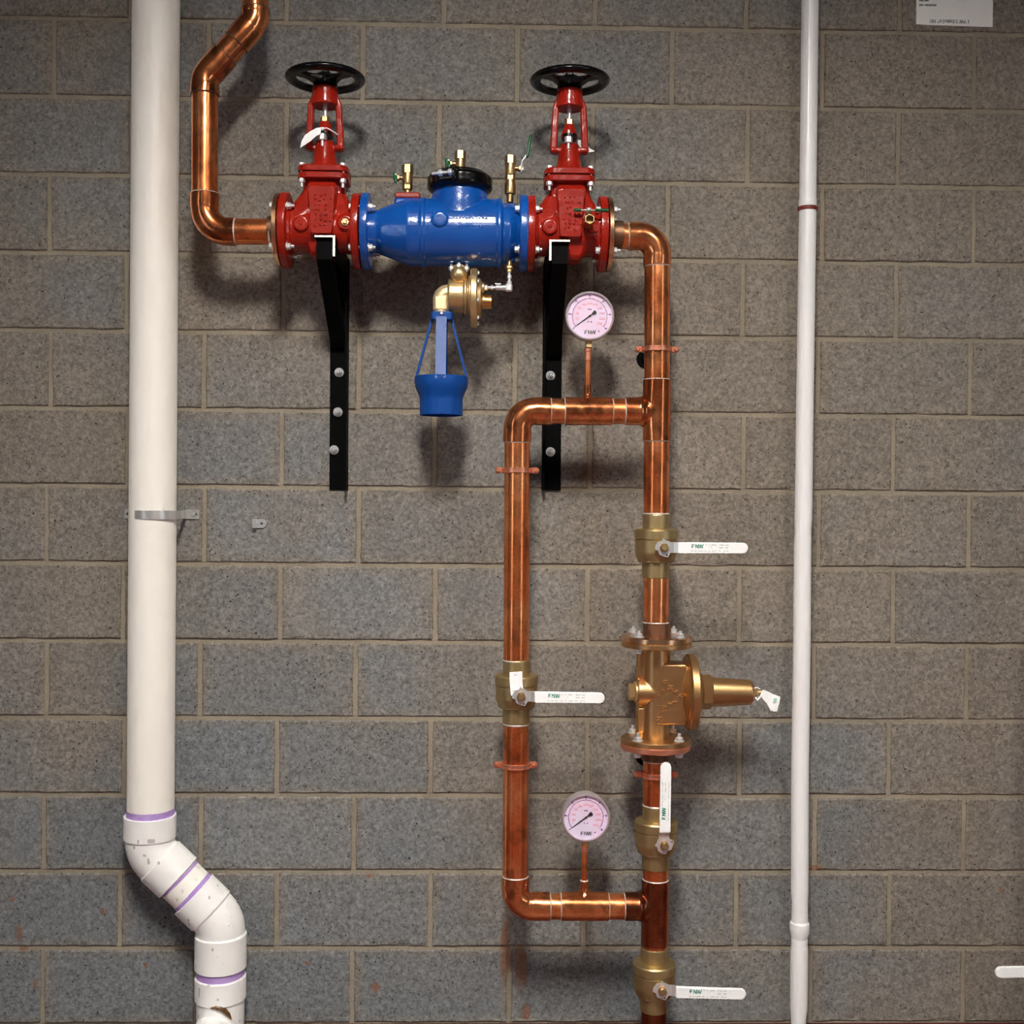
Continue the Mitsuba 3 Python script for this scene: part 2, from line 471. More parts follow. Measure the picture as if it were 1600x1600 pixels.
def straight(key, a, b, r, m, n=40):
    W.put(key, sweep([a, b], r, n), m)


def arc_path(a, corner, b, bend, n=14):
    """From a to b round the corner on an arc of the given radius: (points, index of the first and last point on the arc)."""
    a, corner, b = (np.asarray(q, float) for q in (a, corner, b))
    u, v = (a - corner) / np.linalg.norm(a - corner), (b - corner) / np.linalg.norm(b - corner)
    half = math.acos(np.clip(u @ v, -1, 1)) / 2
    t = bend / math.tan(half)
    bis = (u + v) / np.linalg.norm(u + v)
    c = corner + bis * bend / math.sin(half)
    s0, s1 = corner + u * t - c, corner + v * t - c
    w = PI - 2 * half
    pts = [c + (math.sin((1 - k) * w) * s0 + math.sin(k * w) * s1) / math.sin(w) for k in np.linspace(0, 1, n)]
    return pts


def elbow(key, a, corner, b, bend, rs, rb, m, lip=0.0):
    arc = arc_path(a, corner, b, bend)
    a, b = np.asarray(a), np.asarray(b)
    ua, ub = (arc[0] - a) / np.linalg.norm(arc[0] - a), (arc[-1] - b) / np.linalg.norm(arc[-1] - b)
    e = min(2.5 * PXC, 0.3 * np.linalg.norm(arc[0] - a), 0.3 * np.linalg.norm(arc[-1] - b))
    path = [a, a + ua * lip * 0.3, arc[0] - ua * e] + arc + [arc[-1] - ub * e, b + ub * lip * 0.3, b]
    rad = [rs - lip * 0.3, rs, rs] + [rb] * len(arc) + [rs, rs, rs - lip * 0.3]
    if not lip:
        path, rad = path[:1] + path[2:-2] + path[-1:], rad[:1] + rad[2:-2] + rad[-1:]
    W.put(key, sweep(path, rad, 44), m)


def solder(key, p, direction, r=None, w=1.6, m='solder'):
    d = np.asarray(direction, float) / np.linalg.norm(direction)
    r = RP if r is None else r
    W.put(key, sweep([p - d * w * PXC, p - d * 0.2 * PXC, p + d * 0.2 * PXC, p + d * w * PXC], [r + 0.1 * PXC, r + 1.0 * PXC, r + 1.0 * PXC, r + 0.1 * PXC], 40), m)


UP, RIGHT = np.array([0, 0, 1.0]), np.array([1.0, 0, 0])
C = lambda px, py: at(px, py, DC)


def socket(a, b, m_key, m, r=None, lip=0.8):
    r = RF if r is None else r
    a, b = np.asarray(a), np.asarray(b)
    u = (b - a) / np.linalg.norm(b - a) * lip * PXC
    W.put(m_key, sweep([a, a + u, b - u, b], [r - lip * 0.6 * PXC, r, r, r - lip * 0.6 * PXC], 44), m)


def tee(key, a, b, j, br, m, rb=None, flare=7):
    """Run a-b with a branch from the run's point j out to br."""
    rb = RF if rb is None else rb
    run = solid(sweep([a, b], RF, 44))
    u = (br - j) / np.linalg.norm(br - j)
    k0 = RF * 0.80
    fl = [j, j + u * k0, j + u * (RF + 0.5 * PXC), j + u * (RF + flare * 0.45 * PXC), j + u * (RF + flare * PXC), br]
    rr = [rb + flare * 0.7 * PXC, rb + flare * 0.75 * PXC, rb + flare * 0.42 * PXC, rb + flare * 0.13 * PXC, rb, rb]
    rr = [min(q, RF * 0.985) if i < 2 and rb > RF * 0.6 else q for i, q in enumerate(rr)]
    W.put(key, run + solid(sweep(fl, rr, 44)), m, smooth=40)


def companion(k, g, z0, z1, bolts=True):
    pass


# --- inlet run at the upper left
cp = thing('copper_pipe', 'copper pipe zigzagging down from the top into the left red gate valve', 'copper pipe')
straight(cp + '__pipe', C(399.5, -70), C(399, 16), RP, 'copper_pipe')
dv = np.array([18.5, -21.0])
e1a, e1b = C(399, 15), C(369.5, 66)
elbow(cp + '__elbow', e1a, C(399, 33), e1b, 27 * PXC, RF, RF - 0.6 * PXC, 'copper_fitting', lip=PXC)
straight(cp + '__pipe', C(370, 65.5), C(350.5, 87.5), RP, 'copper_fitting')
elbow(cp + '__elbow', C(351, 87), C(320, 122), C(320, 148), 28 * PXC, RF, RF - 0.6 * PXC, 'copper_fitting', lip=PXC)
straight(cp + '__pipe', C(320, 147), C(320, 304), RP, 'copper_pipe')
elbow(cp + '__elbow', C(320, 303), C(320, 362), C(368, 362), 36 * PXC, RF, RF - 0.5 * PXC, 'copper_fitting', lip=PXC)
straight(cp + '__pipe', C(366, 362), C(424, 362), RP - 0.2 * PXC, 'copper_pipe')
for p, d in ((C(399, 15), UP), (C(369.5, 66), C(369.5, 66) - C(351, 87)), (C(351, 87), C(369.5, 66) - C(351, 87)), (C(320, 148), UP)):
    solder(cp + '__joint_ring', p, d, r=RP + 1.3 * PXC, w=1.3, m='bronze_dark')
solder(cp + '__solder_ring', C(320, 303), UP)
solder(cp + '__solder_ring', C(368, 362), RIGHT)
solder(cp + '__solder_ring', C(423, 362), RIGHT)

# --- riser to the right of the backflow preventer, with the bypass branch
cp1 = thing('copper_pipe', 'copper pipe from the right gate valve down past the upper gauge, with bypass branch', 'copper pipe')
straight(cp1 + '__pipe', C(971, 369), C(984, 369), RP, 'copper_pipe')
elbow(cp1 + '__elbow', C(982, 369), C(1027, 369), C(1026.8, 416), 30 * PXC, RF, RF - 0.4 * PXC, 'copper_fitting', lip=PXC)
straight(cp1 + '__pipe', C(1026.8, 415), C(1026.6, 595), RP, 'copper_pipe')
tee(cp1 + '__tee', C(1026.6, 594), C(1026, 689), C(1026, 642.5), C(977, 642.5), 'copper_fitting')
straight(cp1 + '__pipe', C(1026, 688), C(1025.5, 804), RP, 'copper_pipe')
straight(cp1 + '__pipe', C(978, 642.5), C(955, 642.5), RP, 'copper_pipe')
tee(cp1 + '__gauge_tee', C(956, 642.5), C(883, 642.5), C(918, 642.5), C(918, 602), 'copper_fitting', rb=6.0 * PXC, flare=5)
straight(cp1 + '__pipe', C(884, 642.5), C(859, 642.5), RP, 'copper_pipe')
elbow(cp1 + '__elbow', C(860, 642.5), C(808.5, 642.5), C(808.3, 691), 27 * PXC, RF, RF - 0.4 * PXC, 'copper_fitting', lip=PXC)
straight(cp1 + '__pipe', C(808.3, 690), C(806.6, 1033), RP, 'copper_pipe')
straight(cp1 + '__gauge_pipe', C(918, 604), C(918.5, 562), 4.6 * PXC, 'copper_pipe', 20)
W.put(cp1 + '__gauge_adapter', sweep([C(918.5, 563), C(918.5, 550), C(918.5, 549), C(918.5, 545)], np.array([5.6, 5.6, 6.4, 6.4]) * PXC, 24), 'copper_clamp')
for p, d in ((C(982, 369), RIGHT), (C(1026.8, 416), UP), (C(1026.6, 594), UP), (C(1026, 689), UP), (C(977, 642.5), RIGHT), (C(956, 642.5), RIGHT), (C(883, 642.5), RIGHT),
             (C(860, 642.5), RIGHT), (C(808.3, 691), UP), (C(1025.5, 803), UP), (C(806.6, 1032), UP)):
    solder(cp1 + '__solder_ring', p, d)

# --- between the upper ball valve and the pressure reducing valve
cp2 = thing('copper_pipe', 'short copper pipe between the upper ball valve and the bronze pressure reducing valve', 'copper pipe')
straight(cp2 + '__pipe', C(1025, 902), C(1024.8, 974), RP, 'copper_pipe')
solder(cp2 + '__solder_ring', C(1024.8, 973), UP)

# --- lower bypass
cp3 = thing('copper_pipe', 'copper pipe from the bypass ball valve down past the lower gauge to the bottom tee', 'copper pipe')
straight(cp3 + '__pipe', C(806.4, 1128), C(805.2, 1370), RP, 'copper_pipe')
elbow(cp3 + '__elbow', C(805.2, 1369), C(805, 1416), C(859, 1416), 27 * PXC, RF, RF - 0.4 * PXC, 'copper_fitting', lip=PXC)
straight(cp3 + '__pipe', C(858, 1416), C(878, 1416), RP, 'copper_pipe')
tee(cp3 + '__gauge_tee', C(877, 1416), C(950, 1416), C(913, 1416), C(913, 1377), 'copper_fitting', rb=6.2 * PXC, flare=9)
straight(cp3 + '__pipe', C(949, 1416), C(977, 1416), RP, 'copper_pipe')
tee(cp3 + '__tee', C(1024.5, 1374), C(1023, 1474), C(1024, 1416), C(976, 1416), 'copper_dark')
straight(cp3 + '__pipe', C(1024.6, 1357), C(1024.5, 1375), RP, 'copper_pipe')
straight(cp3 + '__pipe', C(1023, 1473), C(1022.6, 1490), RP, 'copper_fitting')
straight(cp3 + '__gauge_pipe', C(913, 1380), C(913.3, 1325), 4.7 * PXC, 'copper_pipe', 20)
W.put(cp3 + '__gauge_adapter', sweep([C(913.3, 1330), C(913.3, 1322)], 6.0 * PXC, 24), 'copper_clamp')
for p, d in ((C(805.2, 1369), UP), (C(859, 1416), RIGHT), (C(877, 1416), RIGHT), (C(950, 1416), RIGHT), (C(976, 1416), RIGHT), (C(1024.5, 1374), UP), (C(1022.7, 1485), UP), (C(806.4, 1131), UP)):
    solder(cp3 + '__solder_ring', p, d)
solder(cp3 + '__solder_ring', C(913, 1376), UP, r=5.6 * PXC, w=1.2)

cp4 = thing('copper_pipe', 'short copper pipe between the pressure reducing valve and the ball valve with the upright lever', 'copper pipe')
straight(cp4 + '__pipe', C(1024.8, 1186), C(1024.6, 1259), RP, 'copper_pipe')
solder(cp4 + '__solder_ring', C(1024.8, 1188), UP)
solder(cp4 + '__solder_ring', C(1024.6, 1258), UP)
cp5 = thing('copper_pipe', 'dark end of the copper pipe below the lowest ball valve, running into the floor', 'copper pipe')
q = C(1021.5, 1578)
straight(cp5 + '__pipe', q, np.array([q[0], q[1], 0.0]), RP, 'copper_dark')


# ------------------------------------------------------------------ gate valves
def gate_valve(px, py, label, cock):
    g = At(px, py, DC)
    k = thing('gate_valve', label, 'gate valve', 'red gate valves')
    P = lambda n, geo, m, **q: g.put(k + '__' + n, geo, m, **q)
    body = [ax(cyl(34, -58, 52)), plate(rounded(33, 17, 12), -22, 74), m3.Manifold.hull(ax(cyl(24, -30, 30)) + plate(rounded(33, 17, 12), 40, 44)),
            m3.Manifold.hull(ax(cyl(34, -52, -46)) + plate(rounded(30, 13, 10), 60, 66)), m3.Manifold.hull(ax(cyl(34, 40, 46)) + plate(rounded(30, 13, 10), 60, 66)),
            ax(lathe([(34, -57), (40, -56), (36, -48)])), ax(lathe([(36, 40), (40, 47), (34, 48)]))]
    pad = m3.Manifold.hull(fr(plate(rounded(22, 7, 5), 4, 36)).translate([1, 0, 60]) + fr(plate(rounded(20, 7, 5), 30, 42)).translate([1, 0, 52]) + fr(plate(rounded(16, 5, 4), 20, 42)).translate([1, 0, -8]) + fr(plate(rounded(17, 7, 4), 4, 36)).translate([1, 0, -9]))
    low = m3.Manifold.hull(box(-22, 22, -24, 24, -44, -20, 6) + box(-30, 30, -26, 26, -20, -10, 6))
    bosses = [fr(cyl(12, 10, 38, 32, 1.5)).translate([-31, 0, 3]), fr(lathe([(17, 10), (16, 30), (11, 37), (11, 38)])).translate([37, 0, 5])]
    P('body', cast(body + [pad, low] + bosses, 2.6, 6), 'red', smooth=True)
    P('flange', cast([ax(ring(14, 58, -65, -53, 72, 1))], 3, 3), 'red')
    P('flange', cast([ax(ring(14, 58, 46, 58, 72, 1))], 3, 3), 'red')
    if not cock:
        P('plug', [fr(hexn(6.5, 36, 41)).translate([37, 0, 5]), fr(box(-3, 3, -3, 3, 40, 45, 0.6)).translate([37, 0, 5])], 'brass')
    P('boss_cap', fr(cyl(3, 36, 39.2, 20, 0.8)).translate([-31, 0, 3]), 'red')
    mk = []
    for row, z in enumerate((46, 39, 31, 22, 14, 6, 0)):            # raised casting marks on the front pad, worn beyond reading
        for q in range(3 + row % 2):
            bump = m3.Manifold.sphere(1, 16).scale([RNG.uniform(1.2, 2.8), 1.9, RNG.uniform(1.0, 2.2)]).rotate([0, RNG.uniform(-60, 60), 0])
            mk.append(bump.translate([1 + (q - 1.2) * 7.5 + RNG.normal(0, 1.5), -41.8, z + RNG.normal(0, 1.2)]))
    P('casting_mark', mk, 'red')
    # bonnet
    P('bonnet_flange', m3.Manifold.hull(plate(rounded(39, 34, 16), 86.5, 93.5) + plate(rounded(38, 33, 15), 85.5, 95)), 'red')
    P('bonnet', cast([plate(rounded(24, 20, 12), 90, 96)] + [lathe([(26, 92), (22, 98), (19, 108), (15, 132), (13.5, 139), (9, 139)])] +
                     [m3.Manifold.hull(box(sx * 25 - 5, sx * 25 + 5, -9, 9, 125, 133, 2) + box(sx * 10 - 3, sx * 10 + 3, -7, 7, 124, 133, 1.5)) for sx in (-1, 1)], 2.6, 4), 'red', smooth=True)
    P('body_flange', m3.Manifold.hull(plate(rounded(39, 34, 16), 75.5, 82.5) + plate(rounded(38, 33, 15), 74.5, 83.8)), 'red')
    P('gasket', plate(rounded(36.5, 31.5, 14), 83, 86), 'black_steel')
    yoke = []
    for sx in (-1, 1):
        yoke += [m3.Manifold.hull(box(sx * 24.5 - 5.4, sx * 24.5 + 5.4, -8, 8, 129, 135, 2) + box(sx * 21.5 - 4.8, sx * 21.5 + 4.8, -8, 8, 192, 198, 2)),
                 m3.Manifold.hull(box(sx * 21.5 - 4.8, sx * 21.5 + 4.8, -8, 8, 190, 198, 2) + box(sx * 16 - 4, sx * 16 + 4, -8, 8, 202, 212, 2))]
    yoke += [lathe([(21, 194), (22, 196), (21.5, 202), (20, 222), (18, 223)])]
    P('yoke', cast(yoke, 2.4, 4), 'red', smooth=True)
    P('stem', cyl(3.6, 136, 246, 20), 'zinc')
    P('gland', lathe([(13, 149), (13, 152), (11, 158), (8.5, 166), (8, 169)], 32), 'red')
    P('gland_plate', [plate(rounded(11, 19, 9), 148, 151.5)], 'black_gloss')
    P('gland_nut', hexn(7.4, 169, 178), 'brass')
    for sy in (-1, 1):
        P('gland_bolt', [m.translate([-2, sy * 15, 0]) for m in (hexn(6.2, 137, 147), cyl(2.6, 128, 157, 14))], 'zinc')
    for sx in (-1, 1):
        for sy in (-1, 1):
            P('bonnet_bolt', [hexn(5.2, 94, 99).translate([sx * 31.5, sy * 26, 0]), hexn(5.2, 68, 75).translate([sx * 31.5, sy * 26, 0]), cyl(2.6, 61, 96, 14).translate([sx * 31.5, sy * 26, 0])], 'zinc')
    # hand wheel
    zc = 238
    h = k + '__hand_wheel'
    prof = [(53.6 + 8.6 * math.cos(t), zc + 5.6 * math.sin(t)) for t in np.linspace(0, 2 * PI, 25)[:-1]]
    g.put(h + '__rim', m3.CrossSection([prof]).revolve(80), 'black_gloss')
    g.put(h + '__hub', lathe([(16, 223), (19, 225), (19, 232), (15, 243), (9, 245)], 40), 'black_gloss')
    for az in (90, 217, 323):
        c, s = math.cos(math.radians(az)), math.sin(math.radians(az))
        sp = m3.Manifold.hull(box(8, 14, -13, 13, 229, 239, 2) + box(28, 33, -7, 7, 232, 239, 2)) + m3.Manifold.hull(box(28, 33, -7, 7, 232, 239, 2) + box(46, 52, -12, 12, 234, 241, 2))
        g.put(h + '__spoke', cast([sp], 3, 4).apply_transform(trimesh.transformations.rotation_matrix(math.radians(az), [0, 0, 1])), 'black_gloss', smooth=True)
    g.put(h + '__nut', hexn(7, 243, 250), 'black_gloss')
    return k, g


FLB = 41.5 * 0.7071                              # flange bolt circle at 45 degrees
gv, gl = gate_valve(507, 361, 'red gate valve with black handwheel, left of the blue backflow preventer, tag hanging left', False)
gv1, gr = gate_valve(888, 366, 'red gate valve right of the blue backflow preventer, test cock with green handle in front', True)

# companion flanges of the copper runs and the bolts of all four flange joints
for key, g, s in ((cp, gl, -1), (cp1, gr, 1)):
    a, b = (-73.5, -66) if s < 0 else (59, 66.5)
    g.put(key + '__flange', ax(ring(14, 57, a, b, 72, 1)), 'bronze_rim', label='thin bronze companion flange against the red valve')
    g.put(key + '__flange_neck', ax(cyl(21.6, *((-87, -72) if s < 0 else (65, 85)))), 'bronze_dark', label='dark bronze neck between flange and copper')
    for sy in (-1, 1):
        for sz in (-1, 1):
            pos = [0, sy * FLB * 1.06, sz * FLB * 1.06]
            g.put(key + '__flange_bolt', bolt(pos, 'x', 5.2, (-74, -53), 2.6, 5) if s < 0 else bolt(pos, 'x', 5.2, (46, 67), 2.6, 5), 'zinc')

# ------------------------------------------------------------------ backflow preventer
gb = At(697, 363.5, DC)
bp = thing('backflow_preventer', 'glossy blue backflow preventer with black cap between the two red gate valves', 'backflow preventer')
B = lambda n, geo, m, **q: gb.put(bp + '__' + n, geo, m, **q)
bx = 21                                          # axis of the cap's neck
body = [ax(lathe([(33, -122), (33, -106), (36, -100), (50, -62), (51.5, -58), (51.5, 86), (46, 89), (44, 100), (35, 112), (34, 118)], 72)),
        box(-80, -39, -19, 19, 0, 49.5, 3), ax(lathe([(45, -40), (53.2, -38), (53.2, -32), (45, -30)], 72)), ax(lathe([(45, 76), (53.2, 80), (53.2, 86), (45, 88)], 72)),
        lathe([(46, 20), (45, 48), (42, 62), (42, 68)], 64).translate([bx, 0, 0]), box(82, 111, -15, 15, 0, 44, 2.5), fr(cyl(12, 44, 54.5, 30, 2)).translate([-8, 0, 8]),
        cyl(8, -56, -40, 24).translate([20, 0, 0]), box(84, 108, -10, 10, -46, -20, 3)]
B('body', cast(body, 2.8, 6), 'blue', smooth=True)
B('flange', cast([ax(ring(20, 58.5, -130, -118, 72, 1))], 3, 3), 'blue')
B('flange', cast([ax(ring(20, 58.5, 114, 127.5, 72, 1))], 3, 3), 'blue')
B('test_boss', box(-79, -40, -18, 18, 49, 58, 2), 'red_dull', label='red painted pad under the first test cock')
mk = []
for x0, x1, z, h in ((-24, -8, 20, 5), (-22, -6, 6, 4), (18, 66, 12, 4.5), (22, 62, -1, 4), (12, 30, 43, 4)):     # raised casting marks, worn beyond reading
    x = x0
    while x < x1:
        y = -math.sqrt(max(51.6 ** 2 - z * z, 0))
        if z < 40:
            mk.append(fr(box(-RNG.uniform(0.8, 2.2), 1, -h / 2 * RNG.uniform(0.5, 1), h / 2, -1, 1.4, 0.5)).rotate([-math.degrees(math.asin(z / 51.6)), 0, 0]).translate([x, y, z]))
        x += 5
B('casting_mark', mk, 'blue')
coup = [ring(34, 51, 63, 88, 64, 5)]
coup = coup[0]
for az in (-112, 68):
    coup = coup + m3.Manifold.hull(box(40, 56, -17, 17, 66, 86, 4) + box(38, 44, -20, 20, 66, 86, 4)).rotate([0, 0, az])
B('coupling', cast([coup], 3, 4).apply_translation([bx, 0, 0]), 'black_gloss', smooth=True)
B('cap', lathe([(44, 80), (44, 88), (40, 92), (20, 94)], 64).translate([bx, 0, 0]), 'black_gloss')
for az in (-112, 68):
    m = ax(hexn(5.4, -11, -4.5)) + ax(hexn(5.4, 6, 11)) + ax(cyl(2.7, -21, 12, 14))
    B('coupling_bolt', m.translate([0, -57, 79]).rotate([0, 0, az + 90]).translate([bx, 0, 0]), 'zinc')
for x, gx in ((-1, (-142, -117)), (1, (113, 139))):
    for sy in (-1, 1):
        for sz in (-1, 1):
            B('flange_bolt', bolt([0, sy * FLB * 1.06, sz * FLB * 1.06], 'x', 5.2, gx, 2.6, 4), 'zinc')


def test_cock(px, py, d, side, handle, label, spacer=0, rot=None, drop=0):
    """Small brass ball valve standing on its nipple; py is the top of the valve."""
    g = At(px, py, d)
    k = thing('test_cock', label, 'test cock', 'brass test cocks')
    P = lambda n, geo, m, **q: g.put(k + '__' + n, [tri(x).apply_transform(R) for x in (geo if isinstance(geo, list) else [geo])], m, **q)
    R = np.eye(4) if rot is None else rot
    P('body', [hexn(8.9, -14, 0) - cyl(6, -12, 2, 24), lathe([(7.6, -31), (8.2, -28), (8.2, -16), (7.6, -13)], 28), hexn(8.2, -39, -31)] + ([lathe([(8.4, -60), (8.8, -58), (8.8, -44), (7.6, -42), (7.6, -38)], 28)] if spacer else []), 'brass_cock')
    P('nipple', cyl(5.2, -52 - drop - spacer, -38, 24), 'brass_cock')
    P('stem', [ax(cyl(3.6, 6, 14, 18)).rotate([0, 0, 180 if side < 0 else 0]).translate([0, 0, -20]), ax(hexn(5.4, 12.5, 16.5)).rotate([0, 0, 180 if side < 0 else 0]).translate([0, 0, -20])], 'brass_cock')
    if handle == 'edge':                                            # lever that lies along the view
        P('lever', m3.Manifold.hull(box(side * 18 - 1.3, side * 18 + 1.3, -6, 6, -26, -14, 1) + box(side * 19 - 1.3, side * 19 + 1.3, 8, 12, -19, -13, 1)), 'zinc')
        P('grip', m3.Manifold.hull(box(side * 20.5 - 3.0, side * 20.5 + 3.0, 6, 9, -22, -9, 2) + box(side * 23 - 2.6, side * 23 + 2.6, 38, 44, -14, -3, 2)), 'green_vinyl')
        P('grip_end', m3.Manifold.hull(box(side * 18 - 2.2, side * 18 + 2.2, -10, -4, -30, -18, 1.5) + box(side * 17 - 2, side * 17 + 2, -16, -12, -32, -24, 1.5)), 'green_vinyl')
    elif handle == 'up':
        P('lever', [m3.Manifold.hull(box(16, 18.4, -5, 5, -27, -14, 1) + box(18, 20, -4, 4, -10, -7, 0.8)), m3.Manifold.hull(box(18, 20, -4, 4, -10, -7, 0.8) + box(25, 27, -4, 4, 0, 3, 0.8)), ax(hexn(4, 16, 21)).translate([0, 0, -21])], 'zinc')
        P('grip', m3.Manifold.hull(box(24.5, 28.5, -5.5, 5.5, -3, 2, 1.5) + box(29, 33, -5, 5, 28, 32, 1.8)), 'green_vinyl')
    elif handle == 'cross':
        P('lever', [box(17, 19.5, -19, 19, -23, -17, 1), ax(cyl(4.2, 17, 22, 20, 1)).translate([0, 0, -20])], 'zinc')
        for a, b in ((-32, -12), (12, 21)):
            P('grip', m3.Manifold.hull(box(16, 21, a, a + 3, -24, -16, 2) + box(16.5, 20.5, b, b + 3, -23.5, -16.5, 2)), 'green_vinyl')
    return k


test_cock(637, 258, DC, -1, 'edge', 'brass test cock with green lever standing on the small red pad')
test_cock(719.5, 236, DC - 0.012, -1, 'edge', 'brass test cock with green lever standing behind the black cap', drop=-6)
test_cock(797.5, 243, DC, 1, 'up', 'tall brass test cock with upright green lever beside the right blue flange', spacer=21)
Rt = trimesh.transformations.rotation_matrix(PI / 2, [1, 0, 0]) @ trimesh.transformations.rotation_matrix(PI / 2, [0, 0, 1])
test_cock(921.5, 342, DC + 0.115, 1, 'cross', 'brass test cock facing forward on the right red gate valve', rot=Rt, drop=-8)

# ------------------------------------------------------------------ relief valve and air gap drain
gq = At(720, 462, DC)
rv = thing('relief_valve', 'golden brass relief valve hanging under the blue backflow preventer', 'relief valve')
Q = lambda n, geo, m, **q: gq.put(rv + '__' + n, geo, m, **q)
Q('body', cast([ax(cyl(26, -20, 16, 48, 2)), ax(ring(5, 29, 5, 10, 48, 1)), lathe([(12, 10), (12, 40), (15, 41), (15, 46)], 32).translate([-3, 0, 0]), m3.Manifold.sphere(13.5, 32).translate([-3, -14, 30]), ax(cyl(31, 12, 17, 48, 1))], 2.2, 4), 'brass', smooth=True)
Q('outlet_elbow', cast([solid(sweep([[-16, 0, 4]] + [list(v) for v in arc_path([-16, 0, 4], [-30.5, 0, 4], [-30.5, 0, -28], 10)] + [[-30.5, 0, -28]], 12.8, 32)) + box(-43, -18, -13, 12, -27, 0, 4)], 2.2, 4), 'brass_sand', smooth=True)
Q('cover_flange', ax(cyl(46, 15, 26, 64, 1.5)).translate([0, 0, -4]), 'brass')
Q('cover', [ax(lathe([(32, 25), (30, 31), (22, 34)], 48)).translate([0, 0, -4]), ax(cyl(8, 30, 37, 24, 1)).translate([0, -6, 12])], 'brass')
Q('adjusting_cap', ax(lathe([(11.5, 33), (11, 48), (8, 50), (3, 51)], 32)).translate([0, 0, -9]), 'brass_stem')
for i in range(8):
    a = 2 * PI * (i + 0.3) / 8
    Q('cover_bolt', ax(hexn(3.2, 25.5, 29)).translate([0, 39 * math.cos(a), -4 + 39 * math.sin(a)]), 'zinc')
for x in (-15, 9):
    Q('neck_bolt', [hexn(4.2, 38, 44).translate([x - 0, -9, 0]), cyl(2.2, 36, 50, 12).translate([x, -9, 0])], 'zinc')
Q('neck_bolt', [hexn(4.8, 40, 46).translate([-3, -17, 0]), cyl(2.4, 38, 48, 12).translate([-3, -17, 0])], 'zinc')
sl = thing('sensing_tube', 'small chrome tube fittings between the relief valve and the underside of the blue body', 'tube')
S_ = lambda n, geo, m='zinc', **q: gq.put(sl + '__' + n, geo, m, **q)
S_('fitting', [ax(hexn(4.6, 36, 42)).translate([0, -6, 12]), ax(cyl(2.6, 40, 60, 16)).translate([0, -6, 12]), ax(hexn(4.0, 46, 51)).translate([0, -6, 12])])
S_('needle_valve', [ax(cyl(4.0, 54, 68, 18, 1)).translate([0, -6, 12]), cyl(2.0, 12, 19, 14).translate([58, -6, 0]), box(53, 63, -7, -5, 17, 19.5, 0.6)])
S_('elbow', [box(69, 80.5, -11.5, -0.5, 6, 18, 2), ax(cyl(4.6, 66, 74, 20)).translate([0, -6, 12]), cyl(4.4, 16, 22, 20).translate([75.5, -6, 0])])
S_('tube', [cyl(2.6, 20, 60, 16).translate([75.5, -6, 0]), hexn(3.8, 26, 32).translate([75.5, -6, 0])])
S_('union', [hexn(4.2, 36, 41).translate([75.5, -6, 0]), hexn(6.2, 41, 46).translate([75.5, -6, 0]), cyl(4, 46, 55, 18).translate([75.5, -6, 0])], 'brass')

gf = At(690, 560, DC)
fn_ = thing('air_gap_funnel', 'blue air gap drain funnel hanging on strips below the brass relief valve', 'funnel')
F = lambda n, geo, m='blue_plastic', **q: gf.put(fn_ + '__' + n, geo, m, **q)
F('collar', cast([plate(rounded(17, 15, 5), 59, 71)], 2.5, 2))
F('screw', fr(cyl(2.6, 14.5, 17.5, 16, 0.6)).translate([0, 0, 68]), 'zinc')
cup = [(41.5, -29), (42, -38), (40.5, -46), (37, -54), (34.2, -61), (33.6, -66), (33.6, -89)]
inner = [(31.2, -89), (31.2, -64), (35, -53), (38.6, -44), (39.6, -29)]
F('cup', m3.CrossSection([(cup + inner)[::-1]]).revolve(64))
for az, w in ((-90, 8.2), (0, 3.6), (180, 3.6), (90, 8.2)):
    r0 = 15.5
    st = m3.Manifold.hull(box(r0 - 2, r0 + 1.5, -w, w, 60, 63) + box(39, 42, -w, w, -36, -33)) if w < 5 else m3.Manifold.hull(box(r0 - 2, r0 + 1.5, -w, w, 60, 63) + box(38, 41.5, -w, w, -36, -33))
    F('strip', st.rotate([0, 0, az]))


